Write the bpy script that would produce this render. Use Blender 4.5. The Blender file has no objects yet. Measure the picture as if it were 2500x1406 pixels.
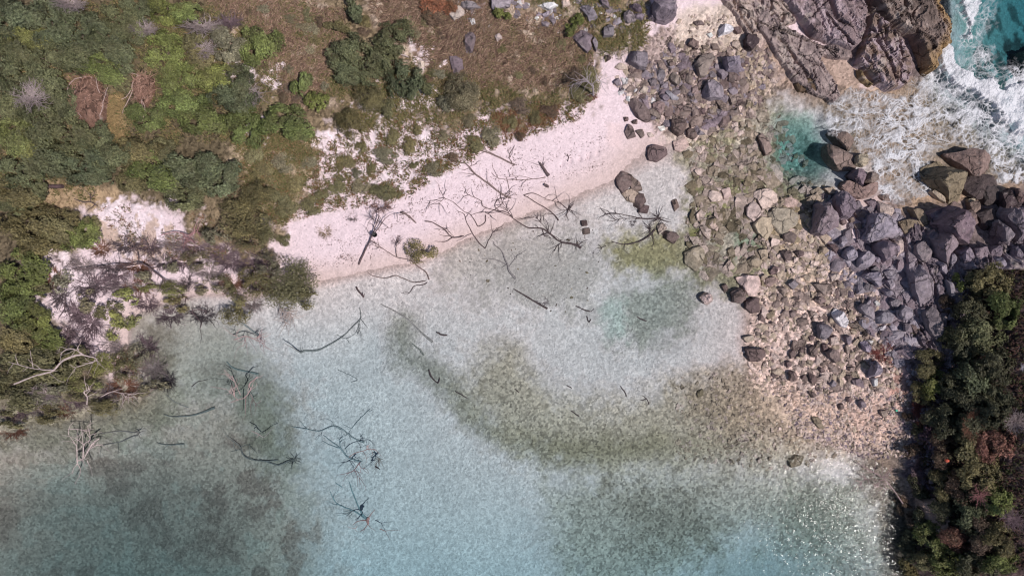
import bpy, math, random
import numpy as np
from mathutils import Vector

# ------------------------------------------------------------------ scene, camera, sky, sun
scene = bpy.context.scene
H = 48.9                 # drone height above the sea (m)
S = 0.03                 # metres per photo pixel at sea level
CX, CY = 1250.0, 703.0

cam_d = bpy.data.cameras.new('drone_camera')
cam_d.sensor_width = 36.0
cam_d.angle_x = 2 * math.atan(CX * S / H)
cam_d.clip_start = 0.5
cam_d.clip_end = 2000.0
cam = bpy.data.objects.new('drone_camera', cam_d)
scene.collection.objects.link(cam)
cam.location = (0, 0, H)
cam.rotation_euler = (0, 0, 0)
scene.camera = cam

SUN_EL = math.radians(58.0)
SUN_AZ = math.radians(-31.0)        # direction towards the sun, measured from +x (lower right of the frame)
world = bpy.data.worlds.new('World')
scene.world = world
world.use_nodes = True
wn = world.node_tree.nodes
wn.clear()
sky = wn.new('ShaderNodeTexSky')
sky.sky_type = 'NISHITA'
sky.sun_disc = False
sky.sun_elevation = SUN_EL
sky.sun_rotation = math.radians(90.0) - SUN_AZ
sky.air_density = 1.0
sky.dust_density = 1.0
bg = wn.new('ShaderNodeBackground')
bg.inputs['Strength'].default_value = 0.065
wo = wn.new('ShaderNodeOutputWorld')
world.node_tree.links.new(sky.outputs[0], bg.inputs[0])
world.node_tree.links.new(bg.outputs[0], wo.inputs[0])

sun_d = bpy.data.lights.new('sun', 'SUN')
sun_d.energy = 3.65
sun_d.angle = math.radians(0.53)
sun_d.color = (1.0, 0.945, 0.89)
sun = bpy.data.objects.new('sun', sun_d)
scene.collection.objects.link(sun)
sdir = Vector((math.cos(SUN_EL) * math.cos(SUN_AZ), math.cos(SUN_EL) * math.sin(SUN_AZ), math.sin(SUN_EL)))
sun.rotation_euler = (-sdir).to_track_quat('-Z', 'Y').to_euler()
sun.location = sdir * 60

vs = scene.view_settings
vs.view_transform = 'Standard'
vs.look = 'None'
vs.exposure = 0.0
vs.gamma = 1.0
vs.use_curve_mapping = False
scene.render.engine = 'CYCLES'
scene.cycles.max_bounces = 6
scene.cycles.diffuse_bounces = 3
scene.cycles.glossy_bounces = 2
scene.cycles.transmission_bounces = 4
scene.cycles.transparent_max_bounces = 12
scene.cycles.caustics_reflective = False
scene.cycles.caustics_refractive = False
scene.cycles.sample_clamp_indirect = 4.0
scene.cycles.sample_clamp_direct = 30.0
scene.cycles.pixel_filter_type = 'BLACKMAN_HARRIS'
scene.cycles.filter_width = 1.15
scene.cycles.use_denoising = True
scene.cycles.denoising_prefilter = 'ACCURATE'

# ------------------------------------------------------------------ small helpers
COL = scene.collection


def lin(r, g, b, k=1.0):
    out = []
    for v in (r, g, b):
        v = v / 255.0
        out.append(k * (v / 12.92 if v <= 0.04045 else ((v + 0.055) / 1.055) ** 2.4))
    return tuple(out)


def sm(a, b, x):
    t = np.clip((x - a) / (b - a), 0, 1)
    return t * t * (3 - 2 * t)


_rt = np.random.default_rng(7).random((256, 256))


def vn(x, y, off=0):
    x = np.asarray(x, float) + off * 17.31
    y = np.asarray(y, float) + off * 9.77
    xi = np.floor(x).astype(int); yi = np.floor(y).astype(int)
    fx = x - xi; fy = y - yi
    fx = fx * fx * (3 - 2 * fx); fy = fy * fy * (3 - 2 * fy)
    a = _rt[xi & 255, yi & 255]; b = _rt[(xi + 1) & 255, yi & 255]
    c = _rt[xi & 255, (yi + 1) & 255]; d = _rt[(xi + 1) & 255, (yi + 1) & 255]
    return (a * (1 - fx) + b * fx) * (1 - fy) + (c * (1 - fx) + d * fx) * fy


def fbm(x, y, o=4, off=0, gain=0.5):
    s = 0; a = 1; t = 0
    for k in range(o):
        s = s + a * vn(x * 2 ** k, y * 2 ** k, off + k * 3)
        t += a; a *= gain
    return s / t


_r3 = np.random.default_rng(11).random((32, 32, 32))


def vn3(p):
    i = np.floor(p).astype(int); f = p - i
    f = f * f * (3 - 2 * f)
    r = 0
    for dx in (0, 1):
        for dy in (0, 1):
            for dz in (0, 1):
                w = (f[:, 0] if dx else 1 - f[:, 0]) * (f[:, 1] if dy else 1 - f[:, 1]) * (f[:, 2] if dz else 1 - f[:, 2])
                r = r + w * _r3[(i[:, 0] + dx) & 31, (i[:, 1] + dy) & 31, (i[:, 2] + dz) & 31]
    return r


def worley(x, y, seed=0):
    """F1, F2 and a random value of the nearest cell."""
    xi = np.floor(x).astype(int); yi = np.floor(y).astype(int)
    f1 = np.full(x.shape, 9.0); f2 = np.full(x.shape, 9.0); cid = np.zeros(x.shape)
    for dx in (-1, 0, 1):
        for dy in (-1, 0, 1):
            cx = xi + dx; cy = yi + dy
            px = cx + _rt[(cx + seed * 31) & 255, (cy + seed * 7) & 255]
            py = cy + _rt[(cx + 91 + seed * 13) & 255, (cy + 57 + seed * 3) & 255]
            d = np.hypot(px - x, py - y)
            near = d < f1
            f2 = np.where(near, f1, np.minimum(f2, d))
            cid = np.where(near, _rt[(cx + 33) & 255, (cy + 71) & 255], cid)
            f1 = np.where(near, d, f1)
    return f1, f2, cid


def W(px, py, z=0.0):
    """photo pixel at height z -> world x, y"""
    k = S * (H - z) / H
    return (px - CX) * k, -(py - CY) * k


def sdist(poly, X, Y):
    """signed distance in px, positive inside"""
    P = np.asarray(poly, float)
    n = len(P)
    d = np.full(X.shape, 1e9); ins = np.zeros(X.shape, bool)
    for i in range(n):
        x0, y0 = P[i]; x1, y1 = P[(i + 1) % n]
        ex, ey = x1 - x0, y1 - y0
        L = ex * ex + ey * ey + 1e-9
        t = np.clip(((X - x0) * ex + (Y - y0) * ey) / L, 0, 1)
        d = np.minimum(d, (X - x0 - t * ex) ** 2 + (Y - y0 - t * ey) ** 2)
        c = (y0 > Y) != (y1 > Y)
        if y1 != y0:
            ins ^= c & (X < (x1 - x0) * (Y - y0) / (y1 - y0) + x0)
    d = np.sqrt(d)
    return np.where(ins, d, -d)


def ldist(line, X, Y):
    P = np.asarray(line, float)
    d = np.full(X.shape, 1e9)
    for i in range(len(P) - 1):
        x0, y0 = P[i]; x1, y1 = P[i + 1]
        ex, ey = x1 - x0, y1 - y0
        t = np.clip(((X - x0) * ex + (Y - y0) * ey) / (ex * ex + ey * ey + 1e-9), 0, 1)
        d = np.minimum(d, (X - x0 - t * ex) ** 2 + (Y - y0 - t * ey) ** 2)
    return np.sqrt(d)


def np_mesh(name, V, F, smooth=False):
    """F: (n,3) or (n,4) int array, or a list of both kinds of array"""
    V = np.asarray(V, np.float32)
    Fs = F if isinstance(F, list) else [F]
    Fs = [np.asarray(f, np.int32) for f in Fs if len(f)]
    me = bpy.data.meshes.new(name)
    me.vertices.add(len(V))
    me.vertices.foreach_set('co', V.ravel())
    loops = np.concatenate([f.ravel() for f in Fs])
    tot = np.concatenate([np.full(len(f), f.shape[1], np.int32) for f in Fs])
    st = np.concatenate([[0], np.cumsum(tot)[:-1]]).astype(np.int32)
    me.loops.add(len(loops))
    me.loops.foreach_set('vertex_index', loops)
    me.polygons.add(len(tot))
    me.polygons.foreach_set('loop_start', st)
    me.polygons.foreach_set('use_smooth', np.full(len(tot), smooth))
    me.update(calc_edges=True)
    me.validate()
    return me


def attr_col(me, C, name='col'):
    a = me.attributes.new(name, 'FLOAT_COLOR', 'POINT')
    C = np.asarray(C, np.float32)
    if C.shape[1] == 3:
        C = np.concatenate([C, np.ones((len(C), 1), np.float32)], 1)
    a.data.foreach_set('color', C.ravel())


def attr_f(me, v, name):
    a = me.attributes.new(name, 'FLOAT', 'POINT')
    a.data.foreach_set('value', np.asarray(v, np.float32))


def add(name, me, mat=None, parent=None, loc=None):
    o = bpy.data.objects.new(name, me)
    COL.objects.link(o)
    if mat and me and not me.materials:
        me.materials.append(mat)
    if parent:
        o.parent = parent
    if loc is not None:
        o.location = loc
    return o


def tag(o, label=None, cat=None, group=None, kind=None):
    if label: o['label'] = label
    if cat: o['category'] = cat
    if group: o['group'] = group
    if kind: o['kind'] = kind
    return o


def empty(name, loc):
    o = bpy.data.objects.new(name, None)
    COL.objects.link(o)
    o.location = loc
    o.empty_display_size = 0.3
    return o


# ------------------------------------------------------------------ materials
def new_mat(name):
    m = bpy.data.materials.new(name)
    m.use_nodes = True
    nt = m.node_tree
    nt.nodes.clear()
    return m, nt, nt.nodes, nt.links


def N(nt, typ, **kw):
    n = nt.nodes.new(typ)
    for k, v in kw.items():
        setattr(n, k, v)
    return n


def noise(nt, vec, scale, detail=4, rough=0.55):
    n = N(nt, 'ShaderNodeTexNoise')
    n.inputs['Scale'].default_value = scale
    n.inputs['Detail'].default_value = detail
    n.inputs['Roughness'].default_value = rough
    nt.links.new(vec, n.inputs['Vector'])
    return n.outputs['Fac']


def math_n(nt, op, a, b=None, clamp=False):
    n = N(nt, 'ShaderNodeMath', operation=op, use_clamp=clamp)
    for i, v in enumerate((a, b)):
        if v is None: continue
        if isinstance(v, (int, float)): n.inputs[i].default_value = v
        else: nt.links.new(v, n.inputs[i])
    return n.outputs[0]


def maprange(nt, v, a, b, c, d, smooth=False):
    n = N(nt, 'ShaderNodeMapRange', clamp=True)
    if smooth: n.interpolation_type = 'SMOOTHSTEP'
    nt.links.new(v, n.inputs[0])
    for i, q in enumerate((a, b, c, d)):
        n.inputs[1 + i].default_value = q
    return n.outputs[0]


def mixc(nt, fac, a, b, mode='MIX'):
    n = N(nt, 'ShaderNodeMix', data_type='RGBA', blend_type=mode)
    if isinstance(fac, (int, float)): n.inputs[0].default_value = fac
    else: nt.links.new(fac, n.inputs[0])
    for i, v in ((6, a), (7, b)):
        if isinstance(v, tuple): n.inputs[i].default_value = v + (1,)
        else: nt.links.new(v, n.inputs[i])
    return n.outputs[2]


def scalec(nt, col, f):
    n = N(nt, 'ShaderNodeVectorMath', operation='SCALE')
    nt.links.new(col, n.inputs[0])
    if isinstance(f, (int, float)): n.inputs['Scale'].default_value = f
    else: nt.links.new(f, n.inputs['Scale'])
    return n.outputs[0]


def bump(nt, h, dist, strength=1.0):
    b = N(nt, 'ShaderNodeBump')
    b.inputs['Distance'].default_value = dist
    b.inputs['Strength'].default_value = strength
    nt.links.new(h, b.inputs['Height'])
    return b.outputs[0]


def principled(nt, col, rough=0.9, normal=None, spec=0.2):
    p = N(nt, 'ShaderNodeBsdfPrincipled')
    if isinstance(col, tuple): p.inputs['Base Color'].default_value = col + (1,)
    else: nt.links.new(col, p.inputs['Base Color'])
    p.inputs['Roughness'].default_value = rough
    p.inputs['Specular IOR Level'].default_value = spec
    if normal is not None: nt.links.new(normal, p.inputs['Normal'])
    o = N(nt, 'ShaderNodeOutputMaterial')
    nt.links.new(p.outputs[0], o.inputs[0])
    return p


def pos(nt):
    return N(nt, 'ShaderNodeNewGeometry').outputs['Position']


def attr(nt, name, what='Color'):
    a = N(nt, 'ShaderNodeAttribute', attribute_name=name)
    return a.outputs[what]


MAT = {}

# ground: sand, sea bed, soil; its colours come from the painted layout of materials, some painted shade included
m, nt, nd, lk = new_mat('ground_surface'); MAT['ground'] = m
P_ = pos(nt)
f1 = noise(nt, P_, 9.0, 5)
f2 = noise(nt, P_, 2.1, 4)
c = attr(nt, 'col')
c = scalec(nt, c, maprange(nt, f1, 0.3, 0.7, 0.86, 1.12))
c = scalec(nt, c, maprange(nt, f2, 0.3, 0.7, 0.94, 1.05))
gr = attr(nt, 'grain', 'Fac')
vor = N(nt, 'ShaderNodeTexVoronoi', feature='F1')
vor.inputs['Scale'].default_value = 6.0
lk.new(P_, vor.inputs['Vector'])
sp = maprange(nt, vor.outputs['Color'], 0.15, 0.85, 0.42, 1.5)
one = math_n(nt, 'ADD', math_n(nt, 'MULTIPLY', math_n(nt, 'SUBTRACT', sp, 1.0), gr), 1.0)
c = scalec(nt, c, one)
hh = math_n(nt, 'ADD', math_n(nt, 'MULTIPLY', f1, 0.4), math_n(nt, 'MULTIPLY', noise(nt, P_, 4.0, 3), 0.8))
rv = N(nt, 'ShaderNodeTexVoronoi', feature='DISTANCE_TO_EDGE'); rv.inputs['Scale'].default_value = 2.9
wv = N(nt, 'ShaderNodeVectorMath', operation='SCALE'); wv.inputs['Scale'].default_value = 0.6
nzv = N(nt, 'ShaderNodeTexNoise'); nzv.inputs['Scale'].default_value = 1.6
lk.new(P_, nzv.inputs['Vector']); lk.new(nzv.outputs['Color'], wv.inputs[0])
av = N(nt, 'ShaderNodeVectorMath', operation='ADD'); lk.new(P_, av.inputs[0]); lk.new(wv.outputs[0], av.inputs[1])
lk.new(av.outputs[0], rv.inputs['Vector'])
rip = math_n(nt, 'MULTIPLY', maprange(nt, rv.outputs['Distance'], 0.0, 0.42, 1.0, 0.0, True), attr(nt, 'ripple', 'Fac'))
hh = math_n(nt, 'ADD', hh, math_n(nt, 'MULTIPLY', rip, 0.7))
principled(nt, c, 0.95, bump(nt, hh, 0.05, 0.8), 0.1)

# rock
m, nt, nd, lk = new_mat('limestone'); MAT['rock'] = m
P_ = pos(nt)
oi = N(nt, 'ShaderNodeObjectInfo')
f1 = noise(nt, P_, 3.0, 6, 0.6)
f2 = noise(nt, P_, 14.0, 4, 0.6)
v = N(nt, 'ShaderNodeTexVoronoi', feature='F1'); v.inputs['Scale'].default_value = 5.0
lk.new(P_, v.inputs['Vector'])
c = scalec(nt, oi.outputs['Color'], maprange(nt, f1, 0.3, 0.72, 0.66, 1.3))
c = scalec(nt, c, maprange(nt, f2, 0.3, 0.7, 0.8, 1.2))
pit = maprange(nt, v.outputs['Distance'], 0.03, 0.16, 0.55, 1.0)
pitm = maprange(nt, noise(nt, P_, 1.3, 2), 0.45, 0.6, 0.0, 1.0)
c = scalec(nt, c, math_n(nt, 'SUBTRACT', 1.0, math_n(nt, 'MULTIPLY', math_n(nt, 'SUBTRACT', 1.0, pit), pitm)))
pale = maprange(nt, noise(nt, P_, 1.9, 5, 0.65), 0.6, 0.7, 0.0, 0.45)
c = mixc(nt, pale, c, lin(176, 164, 160))
cw = N(nt, 'ShaderNodeTexNoise'); cw.inputs['Scale'].default_value = 1.4; cw.inputs['Detail'].default_value = 3
lk.new(P_, cw.inputs['Vector'])
cs = N(nt, 'ShaderNodeVectorMath', operation='SCALE'); cs.inputs['Scale'].default_value = 0.9
lk.new(cw.outputs['Color'], cs.inputs[0])
ca = N(nt, 'ShaderNodeVectorMath', operation='ADD'); lk.new(P_, ca.inputs[0]); lk.new(cs.outputs[0], ca.inputs[1])
cvn = N(nt, 'ShaderNodeTexVoronoi', feature='DISTANCE_TO_EDGE'); cvn.inputs['Scale'].default_value = 0.85
lk.new(ca.outputs[0], cvn.inputs['Vector'])
crack = maprange(nt, cvn.outputs['Distance'], 0.015, 0.06, 1.0, 0.0, True)
crack = math_n(nt, 'MULTIPLY', crack, maprange(nt, noise(nt, P_, 0.8, 2), 0.46, 0.6, 0.0, 1.0))
c = scalec(nt, c, math_n(nt, 'SUBTRACT', 1.0, math_n(nt, 'MULTIPLY', crack, 0.48)))
hb = math_n(nt, 'ADD', f1, math_n(nt, 'MULTIPLY', f2, 0.5))
hb = math_n(nt, 'SUBTRACT', hb, math_n(nt, 'MULTIPLY', crack, 0.8))
hb = math_n(nt, 'ADD', hb, math_n(nt, 'MULTIPLY', pit, 0.3))
principled(nt, c, 0.85, bump(nt, hb, 0.16, 0.8), 0.25)

# bedrock and loose stones: colour per vertex
m, nt, nd, lk = new_mat('bedrock'); MAT['bedrock'] = m
P_ = pos(nt)
f1 = noise(nt, P_, 3.5, 6, 0.62)
f2 = noise(nt, P_, 12.0, 4, 0.6)
c = scalec(nt, attr(nt, 'col'), maprange(nt, f1, 0.3, 0.72, 0.75, 1.25))
c = scalec(nt, c, maprange(nt, f2, 0.3, 0.7, 0.84, 1.18))
cw = N(nt, 'ShaderNodeTexNoise'); cw.inputs['Scale'].default_value = 1.4; cw.inputs['Detail'].default_value = 3
lk.new(P_, cw.inputs['Vector'])
cs = N(nt, 'ShaderNodeVectorMath', operation='SCALE'); cs.inputs['Scale'].default_value = 0.9
lk.new(cw.outputs['Color'], cs.inputs[0])
ca = N(nt, 'ShaderNodeVectorMath', operation='ADD'); lk.new(P_, ca.inputs[0]); lk.new(cs.outputs[0], ca.inputs[1])
cvn = N(nt, 'ShaderNodeTexVoronoi', feature='DISTANCE_TO_EDGE'); cvn.inputs['Scale'].default_value = 0.85
lk.new(ca.outputs[0], cvn.inputs['Vector'])
crack = maprange(nt, cvn.outputs['Distance'], 0.015, 0.06, 1.0, 0.0, True)
crack = math_n(nt, 'MULTIPLY', crack, maprange(nt, noise(nt, P_, 0.8, 2), 0.46, 0.6, 0.0, 1.0))
c = scalec(nt, c, math_n(nt, 'SUBTRACT', 1.0, math_n(nt, 'MULTIPLY', crack, 0.48)))
hb = math_n(nt, 'ADD', f1, math_n(nt, 'MULTIPLY', f2, 0.5))
hb = math_n(nt, 'SUBTRACT', hb, math_n(nt, 'MULTIPLY', crack, 0.8))
principled(nt, c, 0.85, bump(nt, hb, 0.2, 0.9), 0.25)

# leaves
m, nt, nd, lk = new_mat('leaf'); MAT['leaf'] = m
oi = N(nt, 'ShaderNodeObjectInfo')
c = scalec(nt, oi.outputs['Color'], attr(nt, 'var', 'Fac'))
big = noise(nt, pos(nt), 0.9, 3)
c = mixc(nt, maprange(nt, big, 0.45, 0.7, 0.0, 0.35), c, lin(116, 108, 84))
p = principled(nt, c, 0.55, None, 0.3)
tr = N(nt, 'ShaderNodeBsdfTranslucent')
lk.new(c, tr.inputs[0])
mx = N(nt, 'ShaderNodeMixShader'); mx.inputs[0].default_value = 0.12
lk.new(p.outputs[0], mx.inputs[1]); lk.new(tr.outputs[0], mx.inputs[2])
lk.new(mx.outputs[0], [n for n in nt.nodes if n.type == 'OUTPUT_MATERIAL'][0].inputs[0])

# grass, ground cover, twigs: colour per vertex
m, nt, nd, lk = new_mat('blade'); MAT['blade'] = m
principled(nt, attr(nt, 'col'), 0.75, None, 0.15)

# wood
m, nt, nd, lk = new_mat('weathered_wood'); MAT['wood'] = m
oi = N(nt, 'ShaderNodeObjectInfo')
P_ = pos(nt)
c = scalec(nt, oi.outputs['Color'], maprange(nt, noise(nt, P_, 7.0, 4), 0.3, 0.7, 0.7, 1.35))
principled(nt, c, 0.85, bump(nt, noise(nt, P_, 22.0, 3), 0.03, 0.7), 0.2)

# plain paint / plastic for the few small finds
m, nt, nd, lk = new_mat('faded_plastic'); MAT['plastic'] = m
oi = N(nt, 'ShaderNodeObjectInfo')
c = scalec(nt, oi.outputs['Color'], maprange(nt, noise(nt, pos(nt), 12.0, 3), 0.3, 0.7, 0.85, 1.15))
principled(nt, c, 0.5, None, 0.4)

# sea water: clear, absorbing red first; a net of brighter and dimmer light is painted into its transparent colour
m, nt, nd, lk = new_mat('sea_water'); MAT['water'] = m
P_ = pos(nt)
wob = noise(nt, P_, 1.3, 3)
cmb = N(nt, 'ShaderNodeVectorMath', operation='ADD')
sc_ = N(nt, 'ShaderNodeVectorMath', operation='SCALE'); sc_.inputs['Scale'].default_value = 0.5
cb = N(nt, 'ShaderNodeCombineXYZ')
lk.new(wob, cb.inputs[0]); lk.new(noise(nt, P_, 1.7, 3), cb.inputs[1])
lk.new(cb.outputs[0], sc_.inputs[0])
lk.new(P_, cmb.inputs[0]); lk.new(sc_.outputs[0], cmb.inputs[1])
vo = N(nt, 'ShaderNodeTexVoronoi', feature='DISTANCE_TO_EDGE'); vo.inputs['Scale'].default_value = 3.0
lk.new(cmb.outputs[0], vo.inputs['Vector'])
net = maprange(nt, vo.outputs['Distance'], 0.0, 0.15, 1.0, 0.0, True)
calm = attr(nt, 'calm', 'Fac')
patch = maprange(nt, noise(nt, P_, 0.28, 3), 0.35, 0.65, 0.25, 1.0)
light_net = math_n(nt, 'MULTIPLY', math_n(nt, 'MULTIPLY', net, patch), math_n(nt, 'SUBTRACT', 1.0, calm))
tcol = mixc(nt, light_net, (0.82, 0.825, 0.83), (1.0, 1.0, 1.0))
w1 = noise(nt, P_, 2.2, 3, 0.5)
w2 = noise(nt, P_, 6.0, 2, 0.5)
hw = math_n(nt, 'ADD', w1, math_n(nt, 'MULTIPLY', w2, 0.14))
bn = bump(nt, hw, 0.12, 0.33)
fr = N(nt, 'ShaderNodeFresnel'); fr.inputs['IOR'].default_value = 1.33
lk.new(bn, fr.inputs['Normal'])
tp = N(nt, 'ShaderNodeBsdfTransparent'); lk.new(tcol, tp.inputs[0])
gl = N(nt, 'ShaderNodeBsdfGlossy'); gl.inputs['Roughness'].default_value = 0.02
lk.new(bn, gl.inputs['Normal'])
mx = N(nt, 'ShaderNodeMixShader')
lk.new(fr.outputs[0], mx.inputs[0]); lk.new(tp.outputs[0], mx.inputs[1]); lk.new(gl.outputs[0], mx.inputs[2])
va = N(nt, 'ShaderNodeVolumeAbsorption')
va.inputs['Color'].default_value = (0.05, 0.60, 0.73, 1)
va.inputs['Density'].default_value = 0.20
o = N(nt, 'ShaderNodeOutputMaterial')
lk.new(mx.outputs[0], o.inputs['Surface']); lk.new(va.outputs[0], o.inputs['Volume'])

# foam
m, nt, nd, lk = new_mat('sea_foam'); MAT['foam'] = m
P_ = pos(nt)
a = attr(nt, 'foam', 'Fac')
n1 = noise(nt, P_, 9.0, 4)
al = math_n(nt, 'MULTIPLY', a, maprange(nt, n1, 0.25, 0.6, 0.75, 1.0), True)
df = N(nt, 'ShaderNodeBsdfDiffuse'); df.inputs[0].default_value = (0.78, 0.77, 0.82, 1)
lk.new(bump(nt, n1, 0.15, 0.8), df.inputs['Normal'])
tp = N(nt, 'ShaderNodeBsdfTransparent')
mx = N(nt, 'ShaderNodeMixShader')
lk.new(al, mx.inputs[0]); lk.new(tp.outputs[0], mx.inputs[1]); lk.new(df.outputs[0], mx.inputs[2])
o = N(nt, 'ShaderNodeOutputMaterial'); lk.new(mx.outputs[0], o.inputs[0])
# ------------------------------------------------------------------ relief of land and sea bed
HP = np.array([
 (0,0,3.0),(300,0,3.2),(600,0,3.0),(900,0,2.8),(1150,0,3.0),(1400,0,2.5),(1650,0,1.5),(1800,60,0.9),(-200,-200,4),(900,-250,5),(1700,-250,3),
 (0,300,2.6),(300,250,2.6),(600,250,2.2),(900,200,1.9),(1200,150,1.8),(1450,130,1.3),(1600,150,0.9),
 (0,500,2.0),(250,450,1.9),(500,400,1.8),(750,400,1.3),(1000,300,1.2),(1250,250,1.1),(1450,220,0.9),(-200,600,2.5),(-200,900,2.0),
 (0,650,1.5),(150,600,1.2),(250,690,0.5),(440,680,0.3),(600,620,0.6),(700,590,0.5),(900,530,0.6),(1150,430,0.6),(1350,350,0.6),(1500,300,0.35),
 (60,850,1.2),(180,800,0.5),(200,900,0.5),(60,960,0.5),
 (60,1035,0),(200,1020,0),(340,965,0),(310,860,0),(330,770,0),(480,718,0),(620,722,0),(760,690,0),(880,663,0),(1000,640,0),(1100,603,0),
 (1200,562,0),(1300,517,0),(1400,477,0),(1500,437,0),(1545,385,0),(1640,345,0),
 (800,760,-.35),(1000,720,-.3),(1200,640,-.3),(1400,560,-.28),(1550,480,-.2),(1650,400,-.1),
 (1300,700,-.5),(1300,850,-.6),(1100,900,-.8),(900,850,-1.0),(700,800,-.6),(500,800,-.5),(400,850,-.45),(600,950,-1.3),(450,950,-1.0),(300,1100,-1.4),(100,1200,-1.8),
 (100,1400,-2.2),(500,1350,-2.1),(800,1050,-1.4),(800,1350,-1.9),(1000,1250,-1.6),(1200,1100,-1.1),(1200,1350,-1.8),(1500,1000,-.7),(1500,1200,-1.2),
 (1500,1400,-1.9),(1800,1100,-.5),(1800,1250,-1.2),(1900,1400,-2.4),(2050,1250,-1.0),(2100,1400,-1.6),(2150,1300,-.8),(1200,1700,-3),(300,1700,-3.5),(2000,1700,-3),
 (1600,750,-.9),(1520,790,-.8),(1700,650,-.4),(1750,560,-.22),(1800,480,-.22),(1800,380,-.2),(1850,300,-.12),(1830,600,-.35),(1640,700,-.7),
 (1950,350,-2.4),(1930,310,-1.8),(1985,385,-2.2),(1930,400,-1.6),(1890,425,-.3),(2000,455,-.4),(2005,290,-.7),(1890,340,-.5),(1950,280,-.5),
 (1800,830,-.08),(1850,700,0.03),(1950,640,.12),(2000,720,.3),(1900,800,.15),(1850,920,0.0),(2000,900,.5),(2100,850,.8),(2150,750,1.0),(2100,650,.6),
 (2050,560,.3),(1950,1000,.2),(2100,1000,.7),(1900,1060,-.1),(2000,1100,-.1),(2100,1100,.05),(2180,1050,.8),(2160,1150,-.12),(2190,950,1.2),(1930,560,.02),
 (2250,700,1.6),(2290,800,2.2),(2240,900,1.9),(2240,1000,1.8),(2240,1100,1.5),(2190,1200,-.2),(2200,1300,-.5),(2200,1400,-.8),(2330,650,2.4),(2370,700,3.6),
 (2370,850,4.2),(2370,1000,4.4),(2330,1100,3.6),(2300,1250,2.6),(2290,1400,2.2),(2450,700,5),(2470,900,6.5),(2470,1100,6.8),(2470,1400,6),(2700,1000,8),(2700,1500,8),
 (2300,560,1.0),(2390,500,0.2),(2440,560,1.2),(2500,500,1.0),(2500,620,2.6),(2400,620,1.8),
 (2150,300,-.18),(2100,380,-.1),(2250,420,-.25),(2200,490,-.05),(2350,330,-.4),(2400,400,-.4),(2450,250,-1.5),(2450,80,-3.0),(2500,150,-3.2),(2350,200,-1.5),
 (2250,220,-.3),(2100,235,-.08),(2700,200,-6),(2700,400,-1.5),(2500,430,-.3),
 (1900,180,.1),(1950,100,.4),(2000,200,0.0),(2000,50,0.6),(2150,100,.6),(2280,90,.2),(2360,40,-1.5),(2370,120,-2.2),(1850,230,0),(1780,230,.1),(1700,250,.2),(1700,130,.6),(1600,250,.5),
 (2100,-200,2),(2500,-250,-5)], float)


def rbf_fit(P):
    n = len(P)
    d = np.hypot(P[:, None, 0] - P[None, :, 0], P[:, None, 1] - P[None, :, 1]) / 500.0
    A = np.zeros((n + 3, n + 3))
    A[:n, :n] = -d - np.eye(n) * 0.004
    A[:n, n] = 1; A[:n, n + 1] = P[:, 0] / 500; A[:n, n + 2] = P[:, 1] / 500
    A[n:, :n] = A[:n, n:].T
    b = np.zeros(n + 3); b[:n] = P[:, 2]
    return np.linalg.solve(A, b)


_w = rbf_fit(HP)
GX0, GY0, GD = -500.0, -500.0, 10.0
GNX, GNY = 351, 241
gx, gy = np.meshgrid(GX0 + np.arange(GNX) * GD, GY0 + np.arange(GNY) * GD, indexing='ij')
hg = _w[len(HP)] + _w[len(HP) + 1] * gx / 500 + _w[len(HP) + 2] * gy / 500
for k in range(len(HP)):
    hg = hg - _w[k] * np.hypot(gx - HP[k, 0], gy - HP[k, 1]) / 500.0
hg = np.clip(hg, -7.5, 9.5)


def gsample(G, X, Y):
    u = np.clip((np.asarray(X, float) - GX0) / GD, 0, GNX - 1.001)
    v_ = np.clip((np.asarray(Y, float) - GY0) / GD, 0, GNY - 1.001)
    i = u.astype(int); j = v_.astype(int)
    fu = u - i; fv = v_ - j
    return (G[i, j] * (1 - fu) + G[i + 1, j] * fu) * (1 - fv) + (G[i, j + 1] * (1 - fu) + G[i + 1, j + 1] * fu) * fv


def zt_world(x, y):
    return gsample(hg, np.asarray(x) / S + CX, -np.asarray(y) / S + CY)


def zt(px, py):
    """ground height under an apparent photo pixel"""
    z = 0.0
    for _ in range(3):
        x, y = W(px, py, z)
        z = float(zt_world(x, y))
    return z


def zt_arr(px, py):
    z = np.zeros(len(px))
    for _ in range(3):
        k = S * (H - z) / H
        z = zt_world((px - CX) * k, -(py - CY) * k)
    return z


# ------------------------------------------------------------------ what the ground is made of
def band(a, b, step):
    return np.arange(a, b, step)


xs = np.concatenate([np.linspace(-170, -42, 26)[:-1], band(-42, 42, 0.085), np.linspace(42, 170, 26)])
ys = np.concatenate([np.linspace(-150, -24.5, 26)[:-1], band(-24.5, 24.5, 0.085), np.linspace(24.5, 150, 26)])
TX, TY = np.meshgrid(xs, ys, indexing='ij')
TZ = zt_world(TX, TY)
k_ = S * (H - TZ) / H
AX = TX / k_ + CX            # where each ground point shows in the photo
AY = -TY / k_ + CY
fine1 = fbm(TX * 1.1, TY * 1.1, 4, 1) - 0.5
fine2 = fbm(TX * 3.3, TY * 3.3, 3, 5) - 0.5
fine3 = fbm(TX * 0.35, TY * 0.35, 3, 9) - 0.5

colT = np.zeros(TX.shape + (3,))
colT[:] = lin(226, 205, 211)
grain = np.full(TX.shape, 0.12)
cob = np.zeros(TX.shape)


def mask(poly, feather, n1=0, n2=0, line=None):
    sd = gsample(sdist(poly, gx, gy), AX, AY) if line is None else line - gsample(ldist(poly, gx, gy), AX, AY)
    sd = sd + fine1 * n1 + fine2 * n2
    return sm(-feather, feather, sd)


def paint(M, col, s=1.0, g=None):
    M = (M * s)[..., None]
    colT[:] = colT * (1 - M) + np.array(lin(*col)) * M
    if g is not None:
        grain[:] = grain * (1 - M[..., 0]) + g * M[..., 0]


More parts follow.
